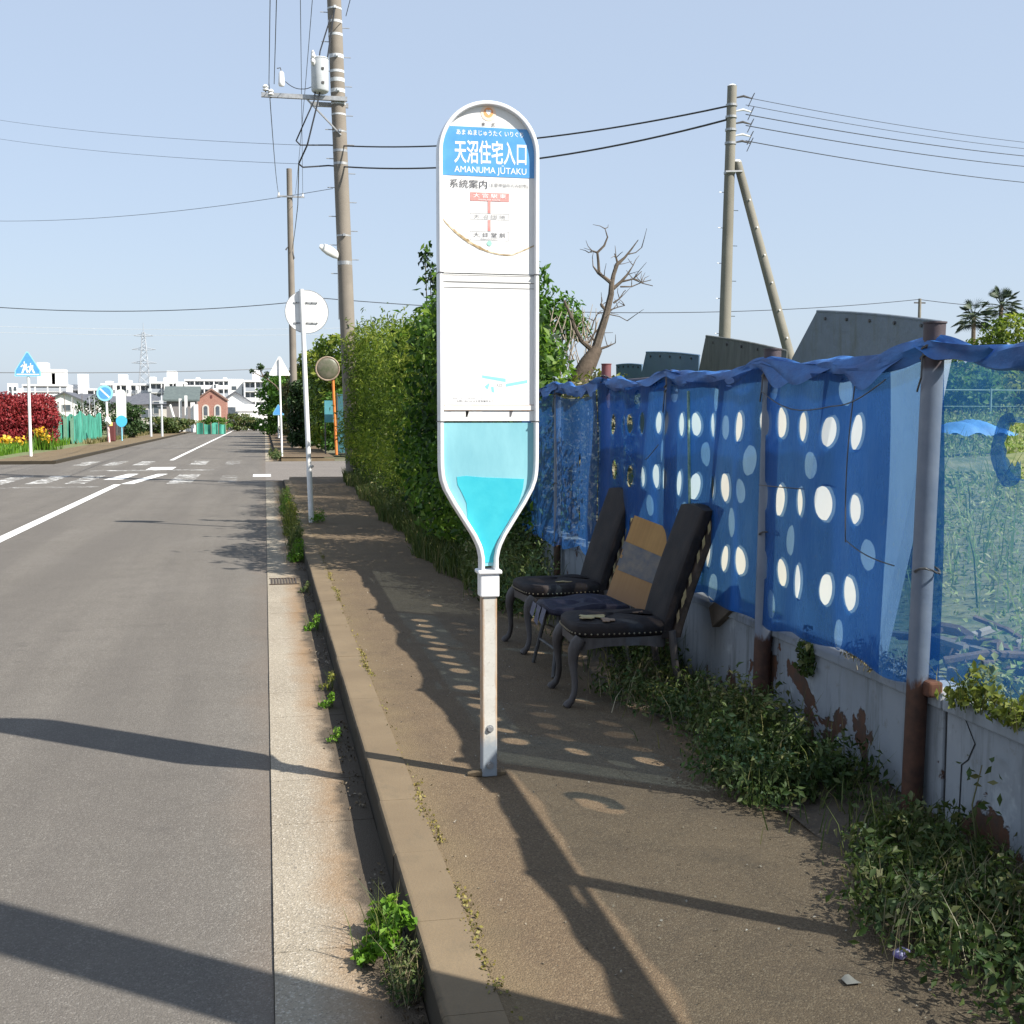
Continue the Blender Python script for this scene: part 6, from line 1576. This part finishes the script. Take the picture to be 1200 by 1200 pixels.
# garden bushes along the far left
for k, (px, top, Y, r, m, lab) in enumerate(((155, 474, 92, 1.35, LF_dark, 'rounded dark bush behind the dark railing'), (113, 462, 110, 2.2, LF_dark, 'dark garden tree left of the no-parking sign'), (137, 470, 112, 1.6, LF_dark, 'dark shrub behind the far bus stop'), (188, 488, 112, 2.2, LF_weed, 'low hedge mass behind the thin poles'), (206, 489, 114, 2.0, LF_weed, 'low hedge before the slate house'), (250, 487, 118, 1.9, LF_tree, 'garden bush before the brick house'), (278, 484, 136, 2.6, LF_weed, 'wide clipped bush at the end of the road'), (297, 489, 138, 1.5, LF_dark, 'small dark bush right of the clipped bush at the road end'), (58, 483, 118, 1.6, LF_weed, 'shrub hidden behind the garden stakes'))):
    a = gy(px, top, Y); tree(lab, (a[0], Y, -.1), a[2] + .1, r, 1500, .26, m, 240 + k, 'garden shrubs on the left', .05, name='shrub')
# apartment blocks
M_apt = mat('apartment_white', (.74, .74, .74, 1), (.66, .67, .68, 1), .15, .8)
M_aptg = mat('apartment_shade_grey', (.30, .33, .38, 1), (.36, .39, .43, 1), .3, .8)
def apartment(label, px0, px1, top, Y, floors, boxes, bays, solids=()):
    x0, x1 = gy(px0, 470, Y)[0], gy(px1, 470, Y)[0]; H_ = gy(px0, top, Y)[2]
    t = thing('apartment_block', label, 'apartment block', ((x0 + x1) / 2, Y, -.1), 0, 'apartment blocks on the horizon')
    w_ = x1 - x0; fl = H_ / floors
    MB().box2((-w_ / 2, 1.2, 0), (w_ / 2, 11, H_)).build('wall', M_apt, t)
    for i in range(floors):
        MB().box2((-w_ / 2, -.0, i * fl), (w_ / 2, 1.2, i * fl + .25)).build('balcony_slab', M_apt, t)
        MB().box2((-w_ / 2, -.05, i * fl + .25), (w_ / 2, .08, i * fl + 1.15)).build('parapet', M_aptg if (i % 2) else M_apt, t)
        for k in range(bays):
            x = -w_ / 2 + w_ * (k + .5) / bays; ww = w_ / bays * .72
            f = MB().box2((x - ww / 2, 1.08, i * fl + .35), (x + ww / 2, 1.195, i * fl + fl - .25)).build('window', M_glass, t)
    for k in range(0, bays + 1, 2):
        x = -w_ / 2 + w_ * k / bays; MB().box2((x - .15, -.08, 0), (x + .15, 1.19, H_)).build('fin', M_apt, t)
    MB().box2((-w_ / 2 - .1, -.2, H_), (w_ / 2 + .1, 11.1, H_ + .5)).build('roof', M_apt, t)
    for a, b_, tp in boxes:
        xa, xb = gy(a, 470, Y)[0] - t.location.x, gy(b_, 470, Y)[0] - t.location.x
        MB().box2((xa, .6, H_ + .5), (xb, 6, gy(a, tp, Y)[2])).build('stair_tower', M_apt, t)
    for a, b_, tp, pr_ in solids:       # blank stair slabs and stepped end blocks standing in front
        xa, xb = gy(a, 470, Y)[0] - t.location.x, gy(b_, 470, Y)[0] - t.location.x
        MB().box2((xa, -pr_, 0), (xb, 5 - pr_, gy(a, tp, Y)[2])).build('end_block', M_apt, t)
        for i in range(1, floors):
            MB().box2((xa + .25 * (xb - xa), -pr_ - .06, i * fl + .3), (xa + .6 * (xb - xa), -pr_ - .001, i * fl + 1.3)).build('window', M_glass, t)
    return t
apartment('grey shaded apartment block with two tall white rooftop towers behind the crossing sign', 27, 78, 452, 330, 6, [(44, 55, 424), (55, 76, 432), (61, 65, 437)], 7, [(12, 20, 449, 3), (18, 27, 455, 4)])
apartment('white apartment block with a single slim stair slab behind the white gabled house', 78, 119, 457, 350, 4, [(84, 91, 450)], 5, [(79, 85, 451, 2), (93, 103, 438, 2)])
apartment('long white apartment block with rooftop boxes left of the pylon', 119, 176, 451, 345, 4, [(124, 131, 446), (139, 148, 438), (150, 153, 445)], 10, [(133, 137, 449, 1.2), (149, 153, 450, 1.2), (160, 163, 452, 1.2)])
apartment('white apartment block with a tall roof box right of the pylon', 176, 217, 449, 338, 4, [(176, 182, 441), (196, 207, 434), (192, 196, 442)], 6, [(193, 199, 450, 1.5), (207, 215, 447, 1.5)])
apartment('pale grey apartment block behind the brick house', 217, 268, 446, 360, 5, [(230, 234, 442), (262, 266, 442)], 9, [(250, 256, 450, 1.2)])
apartment('blank white end of an apartment block beside the far trees', 268, 285, 446, 332, 4, [], 2, [(268, 284, 445, 2)])
apartment('white end of an apartment block with a roof box at the trees', 287, 312, 447, 325, 4, [(296, 305, 433)], 4)
# pylon
py = thing('power_pylon', 'distant lattice power pylon above the apartment roofs', 'pylon', (gy(170, 470, 480)[0], 480, 0))
H_ = gy(170, 386, 480)[2]
M_pyl = mat('pylon_grey', (.36, .39, .43, 1), rough=.6, metal=.2)
lw = lambda z: 2.6 * (1 - z / H_) ** 1.0 + .35
lat = MB()
for sx in (-1, 1):
    for sy in (-1, 1):
        MB().tube([(sx * lw(z), sy * lw(z), z) for z in (0, H_ * .5, H_ * .97)], .14, 4).build('leg', M_pyl, py)
k = 0; z = 0
while z < H_ * .95:
    z2 = z + lw(z) * 1.7
    for sy in (-1, 1):
        lat.tube([(-lw(z), sy * lw(z), z), (lw(z2), sy * lw(z2), z2)], .07, 4); lat.tube([(lw(z), sy * lw(z), z), (-lw(z2), sy * lw(z2), z2)], .07, 4)
    for sx in (-1, 1): lat.tube([(sx * lw(z), -lw(z), z), (sx * lw(z2), lw(z2), z2)], .07, 4)
    z = z2
lat.build('lattice', M_pyl, py)
for q, l in ((.93, 3.6), (.78, 4.4), (.63, 4.6)):
    z = H_ * q; a = MB()
    for s in (-1, 1): a.tube([(0, 0, z + .8), (s * l, 0, z)], .12, 4); a.tube([(0, 0, z - .3), (s * l, 0, z)], .12, 4)
    a.build('cross_arm', M_pyl, py)
MB().cyl((0, 0, H_ * .95), (0, 0, H_ + 2.5), .15, .08, 4).build('peak', M_pyl, py)
# litter on the pavement
t = MB().box((1.80, 3.08, .012), (.05, .035, .022), rz=.5).build('litter', mat('litter_purple', (.13, .08, .30, 1), (.4, .38, .5, 1), 60), bevel=.008); tag(t, 'small purple scrap of litter on the pavement at the weeds', 'litter')
t = MB().grid(lambda u, v: (1.56 + .045 * u, 2.95 + .035 * v, .004 + .012 * math.sin(u * 4) * v), 4, 4).build('litter', mat('litter_paper', (.17, .16, .135, 1)), smooth=True); tag(t, 'pale torn scrap of paper on the pavement in the lower right', 'litter')
